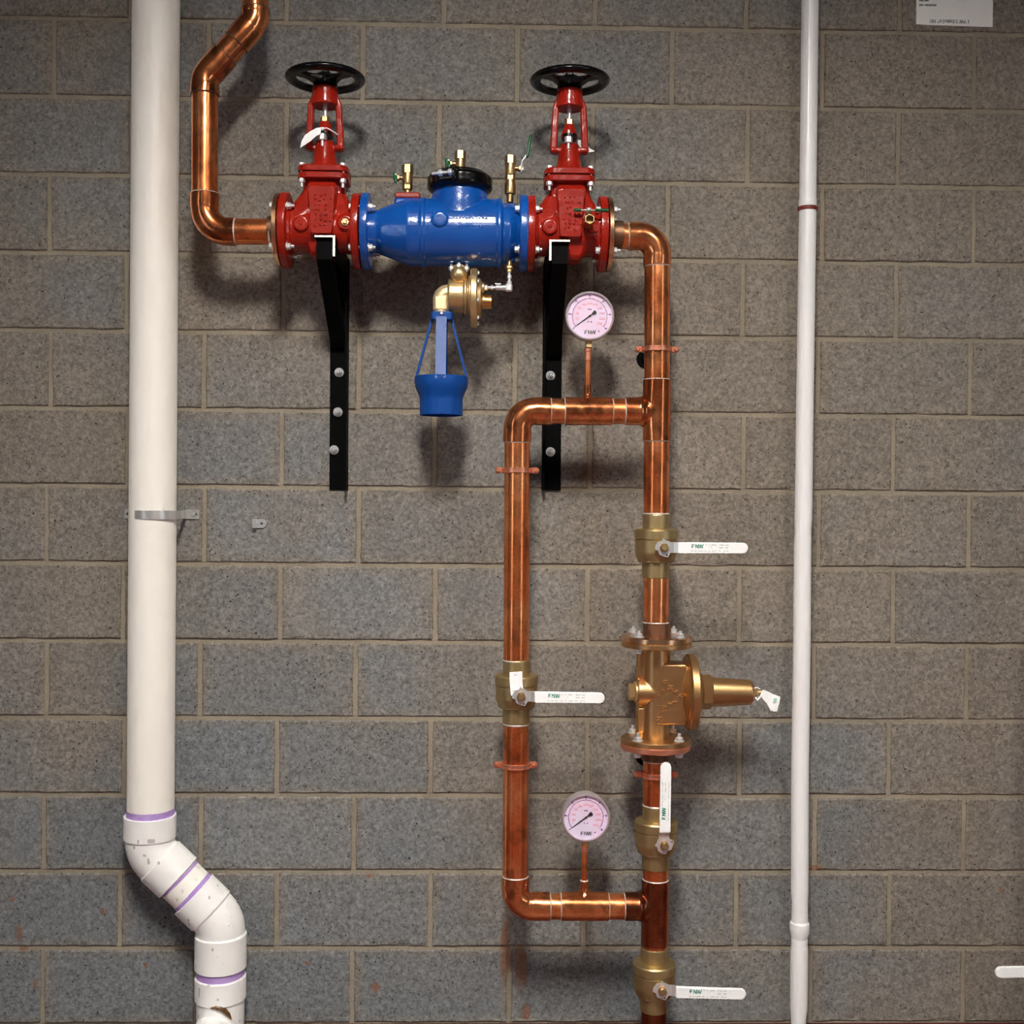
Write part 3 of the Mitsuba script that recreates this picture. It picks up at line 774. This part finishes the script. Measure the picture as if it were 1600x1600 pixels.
# ------------------------------------------------------------------ wall brackets
def bracket(px_leg, w_leg, side, py_bot, py_top, px_front, py_front, bolts_px, label):
    """side: +1 the upright flange stands on the right of the leg, -1 on the left."""
    k = thing('wall_bracket', label, 'bracket', 'black wall brackets')
    x0, x1 = at(px_leg - w_leg / 2, py_bot, 0.006)[0], at(px_leg + w_leg / 2, py_bot, 0.006)[0]
    zb, zt = at(px_leg, py_bot, 0.006)[2], at(px_front, py_front, 0.29)[2]
    t, fl = 0.006, 0.046
    xe = x1 if side > 0 else x0
    W.put(k + '__leg', [box(x0, x1, -t, 0.001, zb, zt, 0.0008), box(min(xe, xe - side * t), max(xe, xe - side * t), -fl, 0.001, zb, zt, 0.0008)], 'black_steel')
    xa0, xa1 = (xe - 0.050, xe) if side > 0 else (xe, xe + 0.050)
    arm = [box(xa0, xa1, -0.286, -0.002, zt - t, zt, 0.0008), box(min(xe, xe - side * t), max(xe, xe - side * t), -0.286, -0.002, zt - 0.05, zt, 0.0008)]
    W.put(k + '__arm', arm, 'black_steel')
    W.put(k + '__arm_end', [box(xa0 + 0.001, xa1, -0.2875, -0.2855, zt - t + 0.001, zt), box(min(xe, xe - side * t) , max(xe, xe - side * t), -0.2875, -0.2855, zt - 0.05, zt)], 'cut_steel', label='bare cut end of the angle iron')
    zl = at(px_leg, py_top, 0.02)[2]
    xb0, xb1 = (xa0 + 0.004, xa1 - 0.008) if side > 0 else (xa0 + 0.008, xa1 - 0.004)
    br = m3.Manifold.hull(box(xb0, xb1, -0.275, -0.262, zt - 0.055, zt - 0.008) + box(xb0, xb1, -0.272, -0.23, zt - 0.012, zt - 0.007)) + \
        m3.Manifold.hull(box(xb0, xb1, -0.275, -0.262, zt - 0.055, zt - 0.04) + box(xb0 + 0.002, xb1, -0.022, -0.006, zl - 0.02, zl))
    W.put(k + '__brace', br, 'black_steel')
    for bx_, by_ in bolts_px:
        g = At(bx_, by_, 0.007)
        g.put(k + '__bolt', [fr(cyl(7.4, -1, 1.2, 28, 0.5)), fr(hexn(5.2, 1, 6)), fr(cyl(2.8, 4, 11, 14, 0.8))], 'zinc')


bracket(529, 29, 1, 765, 532, 506, 367, ((530, 582), (528, 644), (522, 703)), 'black steel wall bracket with three bolts under the left red gate valve')
bracket(861, 30, -1, 766, 545, 870, 374, ((860, 587), (860, 645), (860, 706)), 'black steel wall bracket under the right red gate valve, crossed by the bypass pipe')


# ------------------------------------------------------------------ ball valves
def ball_valve(px, py, label, up=False, tilt=0.0, printed=True, flip=False):
    g = At(px, py, DC)
    k = thing('ball_valve', label, 'ball valve', 'brass ball valves with white levers')
    P = lambda n, geo, m, **q: g.put(k + '__' + n, geo, m, **q)
    P('body', [lathe([(28, -23), (29, -20), (32, -13), (32.5, -8), (32.5, 9.5), (31.6, 10.2), (31.6, 11), (33.4, 11.8), (33.6, 14), (33.6, 24), (32, 26.5), (23, 27.5), (22, 28)], 64), lathe([(26.5, -25), (28.5, -24), (28.5, -20), (27, -19)], 12)], 'brass_body')
    P('ferrule', lathe([(21.4, 26), (21.4, 47), (21.0, 49), (20.5, 50)], 48), 'brass_body')
    P('ferrule', lathe([(20.8, -49), (21.4, -48), (21.4, -24)], 48), 'brass_body')
    sx = 6.0
    off = [sx, 0, 0]
    P('stem', [fr(cyl(9.5, 28, 38, 28, 0.8)).translate(off), fr(cyl(5.2, 38, 51, 24, 0.8)).translate(off)], 'brass_body')
    P('stem_nut', [fr(hexn(6.8, 43.5, 49)).translate(off)], 'brass_stem')
    rot = (90 if up else 0) + tilt + (180 if flip else 0)
    Rm = trimesh.transformations.rotation_matrix(math.radians(-rot), [0, 1, 0])
    Rm[:3, 3] = off

    def H(n, geo, m, **q):
        geo = geo if isinstance(geo, list) else [geo]
        return P(n, [tri(x).copy().apply_transform(Rm) for x in geo], m, **q)

    out = [(-13, 3), (-14, -3), (-9, -5), (-7, -11), (1, -14), (6, -15), (9, -10), (10, -8), (18, -8), (18, 8), (9, 8), (7, 10), (3, 11), (-1, 14), (-4, 10), (-9, 9)]
    st = fr(plate(out, 40.5, 43)) - fr(cyl(1.6, 38, 46, 14)).translate([4.5, 0, -12])
    lev = H('lever', [st, m3.Manifold.hull(box(15, 18, -43, -40.5, -8, 8) + box(22, 24, -47.5, -45, -7.6, 7.6))], 'zinc')
    a = np.linspace(-PI / 2, PI / 2, 14)
    grip = [(20, -8.3)] + [(119 + 8.3 * math.cos(t), 8.3 * math.sin(t)) for t in a] + [(20, 8.3)]
    gb_ = fr(plate(grip, 44, 49.5))
    key = H('grip', cast([gb_], 2.0, 5), 'vinyl', smooth=True, label='white vinyl lever grip')
    if printed:
        yy = -49.6
        H('grip_lettering', spaced('FNW', 5.6, 6.2, 0.4, yy, 49, 2.4), 'print_green', label='dark green letters FNW')
        bars = []
        for x0, x1, z in ((62, 63.5, 5), (67, 69, 4.6), (71.5, 78.5, 4.6), (83, 90, 4.6), (92, 97, 4.6), (70.5, 71.3, 1), (83, 89, 0.4), (92, 97, 0.4)):
            x = x0
            while x < x1:
                bars.append(box(x, min(x + 1.5, x1), yy - 0.2, yy + 0.3, z - 0.9, z + 0.9)); x += 2.1
        H('grip_small_print', bars, 'print_grey')
        bars = []
        for x0, x1 in ((40, 44), (45.5, 50), (51.5, 58), (60, 64), (67, 69), (72, 79), (82, 86), (89, 93), (94.5, 97)):
            x = x0
            while x < x1:
                bars.append(box(x, min(x + 1.5, x1), yy - 0.2, yy + 0.3, -5.6, -4.0)); x += 2.1
        H('grip_fine_print', bars, 'print_grey')
    return k, g


ball_valve(1025, 853.5, 'brass ball valve with white lever, highest of its kind, above the bronze valve')
bv1, gbv = ball_valve(807, 1080.5, 'brass ball valve with white lever and a paper tag, on the left bypass pipe', tilt=-0.6)
ball_valve(1025, 1307.5, 'brass ball valve with its white lever standing upright, below the bronze valve', up=True, tilt=-0.4)
ball_valve(1022, 1529, 'brass ball valve with white lever, lowest on the copper pipework above the floor', tilt=-1.8)
g = ball_valve(1655, 1497, 'white lever tip reaching in from the right edge of the photo near the floor', flip=True, tilt=1.2, printed=False)
q0, q1 = at(1655, 1548, DC), at(1655, 1448, DC)
cp6 = thing('copper_pipe', 'copper pipe through the ball valve beyond the right edge', 'copper pipe')
straight(cp6 + '__pipe', np.array([q0[0], q0[1], 0.0]), q0, RP, 'copper_pipe')
straight(cp6 + '__pipe', q1, np.array([q1[0], q1[1], 1.2]), RP, 'copper_pipe')

# ------------------------------------------------------------------ pressure reducing valve
gp = At(1025, 1081, DC)
pv = thing('pressure_reducing_valve', 'bronze pressure reducing valve with round flanges and tapered bonnet pointing right', 'valve')
V = lambda n, geo, m, **q: gp.put(pv + '__' + n, geo, m, **q)
V('body', cast([cyl(21.5, -74, 74, 48), ax(cyl(21.5, -30, 0, 48, 1)), box(0, 45, -21.6, 21.6, -48, 46, 2), box(-31, -18, -5, 5, -72, 72, 1.5), box(-29, -16, -9, -3, 24, 60, 1), box(-29, -16, -9, -3, -62, -24, 1),
                ax(lathe([(24, 38), (48, 46), (50, 48)], 48))], 2.3, 3), 'bronze', smooth=True)
V('flange', ring(14, 54.5, 71, 79, 72, 1.2), 'bronze')
V('flange', ring(14, 54.5, -79, -71, 72, 1.2), 'bronze')
V('plug', [ax(hexn(13, -43, -33, 1)), ax(cyl(16, -34, -29, 40, 1))], 'brass')
V('diaphragm_flange', ax(cyl(59, 47, 61, 80, 2)), 'bronze')
V('bonnet', [ax(lathe([(54, 60), (48, 63), (30, 68), (27, 71)], 64)), ax(lathe([(23, 84), (22.6, 90), (19.5, 146), (18, 149), (14, 151)], 56))], 'bronze')
V('bonnet_nut', ax(hexn(27, 69, 86, 1.2)), 'bronze')
V('adjusting_screw', [ax(cyl(4.2, 150, 166, 20, 0.8)), ax(hexn(7, 152, 158))], 'brass')
for sx in (-1, 1):
    for sy in (-1, 1):
        x, y = sx * FLB * 1.08, sy * FLB * 1.08
        V('flange_bolt', bolt([x, y, 0], 'z', 6, (70, 89), 2.8, 4), 'zinc')
        V('flange_bolt', bolt([x, y, 0], 'z', 6, (-89, -70), 2.8, 6), 'zinc')
let = []
for ch, x, y in (('W', 1035.5, 1103.5), ('I', 1044, 1096), ('L', 1051.5, 1091), ('K', 1058.5, 1083), ('I', 1051, 1077), ('N', 1044, 1071), ('S', 1036.5, 1062.5)):
    let.append(text(ch, 8.0, 2.4, True, rot=90, x=x - 1025, z=1081 - y, y=-21.0))
let.append(text('2\u00bd', 8, 2.4, False, rot=75, x=4, z=1, y=-20.9))
let.append(text('IN', 8.5, 2.2, True, rot=90, x=2.5, z=-42, y=-20.8))
V('casting_letters', let, 'bronze')
V('inlet_arrow', [fr(plate([(-1, -9), (1, -9), (1, 3), (4, 3), (0, 9), (-4, 3), (-1, 3)], 20, 22.4)).translate([2.5, 0, -22])], 'bronze')
for key, a, b, n0, n1 in ((cp2, 79, 88, 86, 108), (cp4, -88, -79, -106, -86)):
    gp.put(key + '__flange', ring(14, 54.5, a, b, 72, 1.2), 'bronze_rim' if key == cp2 else 'copper_clamp', label='copper coloured companion flange')
    gp.put(key + '__flange_neck', cyl(21.8, n0, n1, 48), 'bronze_dark', label='dark bronze neck')


# ------------------------------------------------------------------ pressure gauges
def gauge(px, py, r, label):
    g = At(px, py, DC)
    k = thing('pressure_gauge', label, 'pressure gauge', 'pink dial pressure gauges')
    P = lambda n, geo, m, **q: g.put(k + '__' + n, geo, m, **q)
    P('case', fr(lathe([(r - 5, -16), (r - 2, -14), (r - 1, -11), (r - 1, 9)], 72)), 'bezel')
    P('bezel', fr(ring(r - 3.2, r, 6, 14, 80, 1.2)), 'bezel')
    P('dial', fr(cyl(r - 3, 8, 9.6, 72)), 'dial')
    q = np.array([[math.cos(t), 0, math.sin(t)] for t in np.linspace(0, 2 * PI, 65)[:-1]]) * (r - 3)
    P('glass', trimesh.Trimesh(np.vstack([q, [[0, 0, 0]]]) + [0, -12.6, 0], [[i, (i + 1) % 64, 64] for i in range(64)], process=False), 'glass', smooth=False)
    P('connector', [box(-5, 5, -5, 5, -r - 10, -r + 6, 0.8)], 'brass')
    yy = -9.7
    nums, marks, ticks = [], [], []
    for i in range(11):
        a = math.radians(217 - 254 * i / 10)
        if i:
            nums.append(text(str(20 * i), 3.1, 0.3, True, x=19.5 * math.cos(a), z=19.5 * math.sin(a), y=yy))
    for i in range(41):
        a = math.radians(217 - 254 * i / 40)
        l = 3.0 if i % 4 == 0 else 1.6
        ticks.append(tri(box(26.6 - l, 26.6, -0.3, 0.3, -0.22, 0.22)).apply_transform(trimesh.transformations.rotation_matrix(-a, [0, 1, 0])).apply_translation([0, yy, 0]))
    P('scale_numbers', nums, 'print_red')
    P('scale_ticks', ticks, 'print_red')
    arc = [(26.8 * math.cos(t), 26.8 * math.sin(t)) for t in np.radians(np.linspace(217, -37, 60))]
    arc += [(27.5 * math.cos(t), 27.5 * math.sin(t)) for t in np.radians(np.linspace(-37, 217, 60))]
    P('scale_arc', fr(plate(arc, 9.6, 9.95)), 'print_purple')
    for i in range(7):
        a = math.radians(217 - 254 * i / 6)
        marks.append(tri(box(27, 29.6, -0.3, 0.3, -0.3, 0.3)).apply_transform(trimesh.transformations.rotation_matrix(-a, [0, 1, 0])).apply_translation([0, yy, 0]))
        marks.append(fr(plate(rounded(1.5 if i else 0.8, 1.1, 0.5, 3), 9.6, 10)).translate([31.6 * math.cos(a), 0, 31.6 * math.sin(a)]))
    marks += [fr(plate(rounded(1.2, 0.9, 0.4, 3), 9.6, 10)).translate([x, 0, z]) for x, z in ((-2.5, -9), (2.5, -9), (14.5, -23.5), (-1.5, 10.5), (1.5, 10.5))]
    P('outer_marks', marks, 'print_purple')
    P('lettering', spaced('FNW', 5.6, 5.9, 0.35, yy, 0, -25), 'print_black', label='black letters FNW')
    dx, dz = -0.81, -0.585
    nx, nz = -dz, dx
    nd = [(dx * a + nx * b, dz * a + nz * b) for a, b in ((28, 0.15), (8, 0.9), (-4, 0.8), (-9, 3.0), (-12, 2.4), (-12, -2.4), (-9, -3.0), (-4, -0.8), (8, -0.9), (28, -0.15))]
    P('needle', [fr(plate(nd, 10.6, 11.2)), fr(cyl(1.7, 10, 11.8, 20, 0.3))], 'print_black')
    return k


gauge(920.5, 495.5, 38, 'round pink dial pressure gauge under the right red gate valve')
gauge(914.5, 1274.5, 37.5, 'round pink dial pressure gauge left of the upright white lever, near the floor')


# ------------------------------------------------------------------ pipe clamps
def pipe_clamp(px, py, label, tilt=0.0):
    g = At(px, py, DC)
    k = thing('pipe_clamp', label, 'pipe clamp', 'copper pipe clamps')
    P = lambda n, geo, m, **q: g.put(k + '__' + n, [tri(x).apply_transform(trimesh.transformations.rotation_matrix(tilt, [0, 1, 0])) for x in (geo if isinstance(geo, list) else [geo])], m, **q)
    band = ring(20.4, 23.2, -4, 4, 56, 1)
    ears = [m3.Manifold.hull(box(sx * 20 - 1, sx * 20 + 1, -3, 3, -4, 4, 1) + fr(cyl(5.2, -3, 3, 24, 0.8)).translate([sx * 29.5, 0, 0])) for sx in (-1, 1)]
    P('band', [band] + [e - cyl(20.3, -6, 6, 40) for e in ears], 'copper_clamp')
    P('rib', [ring(23, 24.2, 2, 3.6, 56), ring(23, 24.2, -3.6, -2, 56)], 'copper_clamp')
    for sx in (-1, 1):
        P('screw', [fr(cyl(3.2, 2.8, 6.4, 18, 1)).translate([sx * 29.5, 0, 0]), fr(cyl(1.8, -10, 5, 14)).translate([sx * 29.5, 0, 0])], 'copper_clamp')
    d = DC / g.s
    P('hanger_rod', [fr(cyl(4, -d + 1.5, -22, 16))], 'black_steel')
    P('wall_plate', [fr(cyl(15, -d + 0.5, -d + 4, 32, 0.8)), fr(cyl(7, -d + 3, -d + 12, 24, 1))], 'black_steel')


pipe_clamp(1026, 546, 'copper pipe clamp on the right riser beside the upper pressure gauge')
pipe_clamp(808, 735, 'copper pipe clamp on the bypass pipe beside the right wall bracket')
pipe_clamp(805.8, 1195, 'copper pipe clamp on the bypass pipe below its ball valve')
pipe_clamp(1024.8, 1210, 'copper pipe clamp behind the upright white lever, under the bronze valve')

# ------------------------------------------------------------------ white drain pipe
DW = 0.075
Dp = lambda px, py: at(px, py, DW)
PXW = float(np.linalg.norm(at(241, 800, DW) - at(240, 800, DW)))
RW, RWF = 36.3 * PXW, 40.2 * PXW
dp = thing('drain_pipe', 'thick white plastic drain pipe with two bends and purple primer at the joints', 'drain pipe')
straight(dp + '__pipe', Dp(244.5, -90), Dp(235, 1300), RW, 'pvc', 56)
W.put(dp + '__primer_band', sweep([Dp(235.2, 1263), Dp(235, 1290)], RW + 0.35 * PXW, 56), 'primer', label='purple primer band')
elbow(dp + '__elbow', Dp(234.3, 1273), Dp(234, 1330), Dp(278.5, 1371.5), 46 * PXW, RWF, RWF - 2.4 * PXW, 'pvc_fitting', lip=2 * PXW)
straight(dp + '__pipe', Dp(268, 1361.5), Dp(312, 1404), RW - 0.4 * PXW, 'pvc', 56)
u = (Dp(303, 1398.5) - Dp(278.5, 1371.5)); u /= np.linalg.norm(u)
W.put(dp + '__primer_band', sweep([Dp(279, 1372), Dp(282, 1375)], RW + 0.1 * PXW, 56), 'primer')
W.put(dp + '__primer_band', sweep([Dp(299, 1392), Dp(305, 1397.5)], RW + 0.1 * PXW, 56), 'primer')
elbow(dp + '__elbow', Dp(302.5, 1397), Dp(345, 1438), Dp(344.7, 1511), 46 * PXW, RWF, RWF - 2.4 * PXW, 'pvc_fitting', lip=2 * PXW)
straight(dp + '__pipe', Dp(344.7, 1505), Dp(344.5, 1530), RW + 1.0 * PXW, 'primer', 56)
W.put(dp + '__cleanout_tee', [sweep([Dp(344.6, 1523), Dp(344.6, 1525), Dp(344.5, 1558), Dp(344.5, 1561), np.append(Dp(344.5, 1561)[:2], 0.0)], np.array([38.6, 40, 40, 37.4, 36.4]) * PXW, 60)], 'pvc_fitting')
gc = At(340, 1606, DW)
gc.put(dp + '__cleanout_hub', [fr(lathe([(33, 10), (34, 60), (38.6, 64), (39.2, 66), (39.2, 90), (38, 92)], 60))], 'pvc_fitting')
gc.put(dp + '__cleanout_plug', [fr(lathe([(35.0, 91), (35.0, 97), (33, 98.5)], 56))], 'pvc_fitting')
gs = At(344.5, 1561, DW)
pts = []
for i, (a, zc_, w) in enumerate(((-100, 2, 3), (-88, 2.5, 5), (-76, 0, 6), (-66, -5, 6), (-58, -12, 5), (-52, -19, 4))):
    pts.append([38.2 * math.cos(math.radians(a)), 38.2 * math.sin(math.radians(a)), zc_ + 1])
gs.put(dp + '__glue_drip', sweep(pts, [1.5, 3.5, 4, 4, 3, 1], 14), 'glue', label='brown dried glue stain')

st = thing('pipe_strap', 'flat steel strap holding the white drain pipe to the wall', 'strap')
gst = At(241.7, 804, DW)
dw = DW / gst.s
hw = 6.8
sr = 37.0
a = np.linspace(0, PI, 40)
outer = [(sr + 1.1) * np.array([math.cos(t), -math.sin(t)]) for t in a]
innr = [sr * np.array([math.cos(t), -math.sin(t)]) for t in a[::-1]]
gst.put(st + '__band', [plate([tuple(p) for p in outer + innr], -hw, hw), box(sr, sr + 1.1, -0.5, dw - 2, -hw, hw), box(-sr - 1.1, -sr, -0.5, dw - 2, -hw, hw)], 'strap_steel')
for sx, lx in ((-1, 61), (1, 59)):
    ear = box(min(sx * sr, sx * lx), max(sx * sr, sx * lx), dw - 3, dw - 1.2, -hw - 1, hw + 1, 0.6)
    ear = ear - fr(cyl(2.2, -dw - 5, -dw + 8, 16)).translate([sx * (lx - 5), 0, 0])
    gst.put(st + '__ear', ear, 'strap_steel')
gst.put(st + '__screw', fr(hexn(3.6, -dw + 2, -dw + 5)).translate([50, 0, 0]), 'zinc')

cl = thing('wall_clip', 'small empty steel clip screwed to the blocks right of the drain pipe strap', 'clip')
gk = At(404, 818, 0.002)
a = np.linspace(-PI / 2, PI / 2, 12)
out = [(-7, -7)] + [(6 + 6.5 * math.cos(t), 7 * math.sin(t)) for t in a] + [(-7, 7)]
gk.put(cl + '__plate', fr(plate(out, 0, 1.4)) - fr(cyl(2.2, -2, 4, 16)).translate([5, 0, 0]), 'zinc')
gk.put(cl + '__hook', [box(-8, -6.6, -9, 0, -7, 7, 0.4), box(-8, -2, -9.6, -8.4, -7, 7, 0.4)], 'zinc')
gk.put(cl + '__screw', fr(cyl(2.6, 1.2, 3, 16, 0.6)).translate([0, 0, 0]), 'zinc')

# ------------------------------------------------------------------ slim white pipe at the right
DR = 0.06
E_ = lambda px, py: at(px, py, DR)
PXR = float(np.linalg.norm(at(1261, 800, DR) - at(1260, 800, DR)))
wp = thing('white_pipe', 'slim white pipe running the full height of the wall at the right', 'pipe')


def run(name, rows, m='white_pipe'):
    W.put(wp + '__' + name, sweep([E_(x, y) for x, y, r in rows], [r * PXR for x, y, r in rows], 40), m)


run('pipe', [(1266.8, -90, 13.0), (1262.2, 312, 13.0)])
run('collar', [(1262.2, 311, 13.3), (1262.2, 312, 13.8), (1262, 322, 13.8), (1262, 323, 13.2)])
run('pipe', [(1262, 322, 13.3), (1258, 600, 13.3), (1255.2, 812, 13.4), (1254.6, 826, 12.6), (1254.6, 837, 12.6)])
run('pipe', [(1254.6, 836, 13.0), (1254, 850, 13.2), (1253, 1000, 13.4), (1250, 1200, 13.5), (1249.5, 1395, 13.4), (1249.6, 1412, 12.3)])
run('coupling', [(1249.6, 1411, 11.9), (1249.6, 1413, 12.4), (1249.6, 1426, 12.4), (1249.6, 1427, 11.8)])
run('coupling', [(1249.6, 1426, 12.6), (1249.4, 1439, 12.8), (1249.4, 1442, 15.0), (1249.2, 1448, 15.4), (1249.2, 1457, 14.6), (1249, 1464, 12.6), (1249, 1466, 12.2)])
run('coupling', [(1249, 1465, 12.0), (1249, 1467, 12.6), (1249, 1477, 12.6), (1249, 1479, 12.2)])
b0 = E_(1247.6, 1592)
W.put(wp + '__pipe', sweep([E_(1249, 1478), E_(1248.8, 1484), E_(1248.4, 1530), E_(1248, 1575), b0, np.array([b0[0], b0[1], 0.0])], np.array([12.8, 13.4, 13.6, 13.4, 11.5, 11.5]) * PXR, 40), 'white_pipe')
wc = thing('hose_clamp', 'narrow dark red clamp ring on the slim white pipe near the top', 'clamp')
gw = At(1262, 326.5, DR)
gw.put(wc + '__band', ring(13.2, 14.6, -3, 3, 48, 0.5), 'clamp_red')
for sx in (-1, 1):
    gw.put(wc + '__ear', box(sx * 14 - 1.5, sx * 14 + 1.5, -3, 3, -2.8, 2.8, 0.6), 'clamp_red')
gw.put(wc + '__stud', box(-4, 4, 12, DR / gw.s - 0.5, -2.6, 2.6), 'clamp_red')

# ------------------------------------------------------------------ paper
lb = thing('paper_label', 'white paper label stuck upside down on the block at the upper right', 'label')
gl_ = At(1491.5, 0, 0.0016)
o = [(-59.5, -38), (-57, -39), (-55, -38.2), (-50, -39.2), (58, -41), (60, -40.5), (60, 45), (-60, 45)]
gl_.put(lb + '__sheet', fr(plate(o, 0, 0.35)), 'paper')
gl_.put(lb + '__print', [text('LYW 12x8x16" HC', 5.0, 0.12, True, rot=180, x=-8, z=-33.5, y=-0.3)], 'print_black', label='upside down printed line')
bars = []
for x0, x1, z, h in ((-55, -49, -9, 1.6), (-46, -28, -9, 1.7), (-55, -50, -2, 1.6), (-47, -41, -2, 1.6)):
    x = x0
    while x < x1:
        bars.append(box(x, x + 1.6, -0.45, -0.3, z - h * (0.6 + 0.4 * random.random()), z + h)); x += 2.3
gl_.put(lb + '__small_print', bars, 'print_black')


def ribbon(key, pts, w, m='tag', thick=0.35):
    """A bent paper strip: pts are (left edge point, right edge point) pairs in the holder's units."""
    g, kk = key
    v, f = [], []
    for l, r in pts:
        v += [l, r]
    v = np.array(v, float)
    n = len(v)
    v = np.vstack([v, v + [0, thick, 0]])
    for i in range(0, n - 2, 2):
        f += [[i, i + 2, i + 3], [i, i + 3, i + 1], [n + i, n + i + 3, n + i + 2], [n + i, n + i + 1, n + i + 3],
              [i, n + i, n + i + 2], [i, n + i + 2, i + 2], [i + 1, i + 3, n + i + 3], [i + 1, n + i + 3, n + i + 1]]
    f += [[0, 1, n + 1], [0, n + 1, n], [n - 2, 2 * n - 2, 2 * n - 1], [n - 2, 2 * n - 1, n - 1]]
    return g.put(kk, trimesh.Trimesh(v, f, process=False), m, smooth=40)


tg = thing('paper_tag', 'curled white paper tag hanging on the left red gate valve', 'tag', 'white paper tags')
ribbon((gl, tg + '__strip'), [((-2, -23, 155), (-4, -23, 144)), ((-10, -25, 153), (-11, -25, 140)), ((-19, -27, 147), (-16, -27, 134)), ((-27, -29, 140), (-20, -29, 130)), ((-32, -30, 130), (-27, -30, 125)), ((-34, -30, 120), (-33, -30, 121))], 5)
gl.put(tg + '__tie', [sweep([(-3, -24, 152), (6, -22, 154), (16, -16, 150), (21, -8, 148)], [0.9, 0.9, 0.9, 0.9], 10)], 'tag')
tg = thing('paper_tag', 'small white paper tag sticking out behind the yoke of the right red gate valve', 'tag', 'white paper tags')
ribbon((gr, tg + '__strip'), [((14, 10, 150), (14, 10, 145)), ((20, 12, 150), (18, 12, 138)), ((28, 14, 146), (27, 14, 131)), ((34, 14, 138), (33, 14, 132)), ((41, 15, 135), (41, 15, 134))], 5)
tg = thing('paper_tag', 'white paper tag standing upright on the bypass ball valve', 'tag', 'white paper tags')
ribbon((gbv, tg + '__strip'), [((-12, -38.5, 36), (7.5, -38.5, 37.5)), ((-11.5, -38.7, 20), (8, -38.7, 20)), ((-10, -39, 4), (10, -39, 4)), ((-9, -39.2, 0), (10, -39.2, 0))], 5)
gbv.put(tg + '__print', [box(-7 + i * 2.4, -5.4 + i * 2.4, -39.3, -38.8, 7, 8.6) for i in range(6)], 'print_grey')
gbv.put(tg + '__print', box(-5, -1, -38.9, -38.4, 31, 33), 'print_grey')
tg = thing('paper_tag', 'white paper tag with pale green print tied to the tip of the bronze bonnet', 'tag', 'white paper tags')
ribbon((gp, tg + '__strip'), [((166, -5, 5), (162, -5, -4)), ((170, -6, 4), (168, -6, -12)), ((178, -7, 0), (172, -7, -16)), ((192, -9, -5), (178, -9, -28))], 5)
ribbon((gp, tg + '__leaf'), [((171, -6.5, 3.5), (174.5, -6.5, -13)), ((181, -8.5, -1), (176, -8.5, -17)), ((192.5, -10, -5.5), (179, -10, -27)), ((191, -10, -14), (182, -10, -28)), ((187.5, -10, -27.5), (183, -10, -28))], 5)
gp.put(tg + '__print', [fr(plate([(-2.5, -4), (2, -3), (3, 3.5), (-1.5, 4)], 0, 0.3)).translate([183.5, -10.6, -11])], 'print_pale_green')
gp.put(tg + '__tie', [sweep([(151, -7, 7), (156, -8, 9), (161, -7, 6)], 1.0, 10), sweep([(154, -6, -7), (157, -7, -11), (161, -6, -7), (166, -5, -3)], [1.6, 2, 1.6, 1], 10)], 'tag')
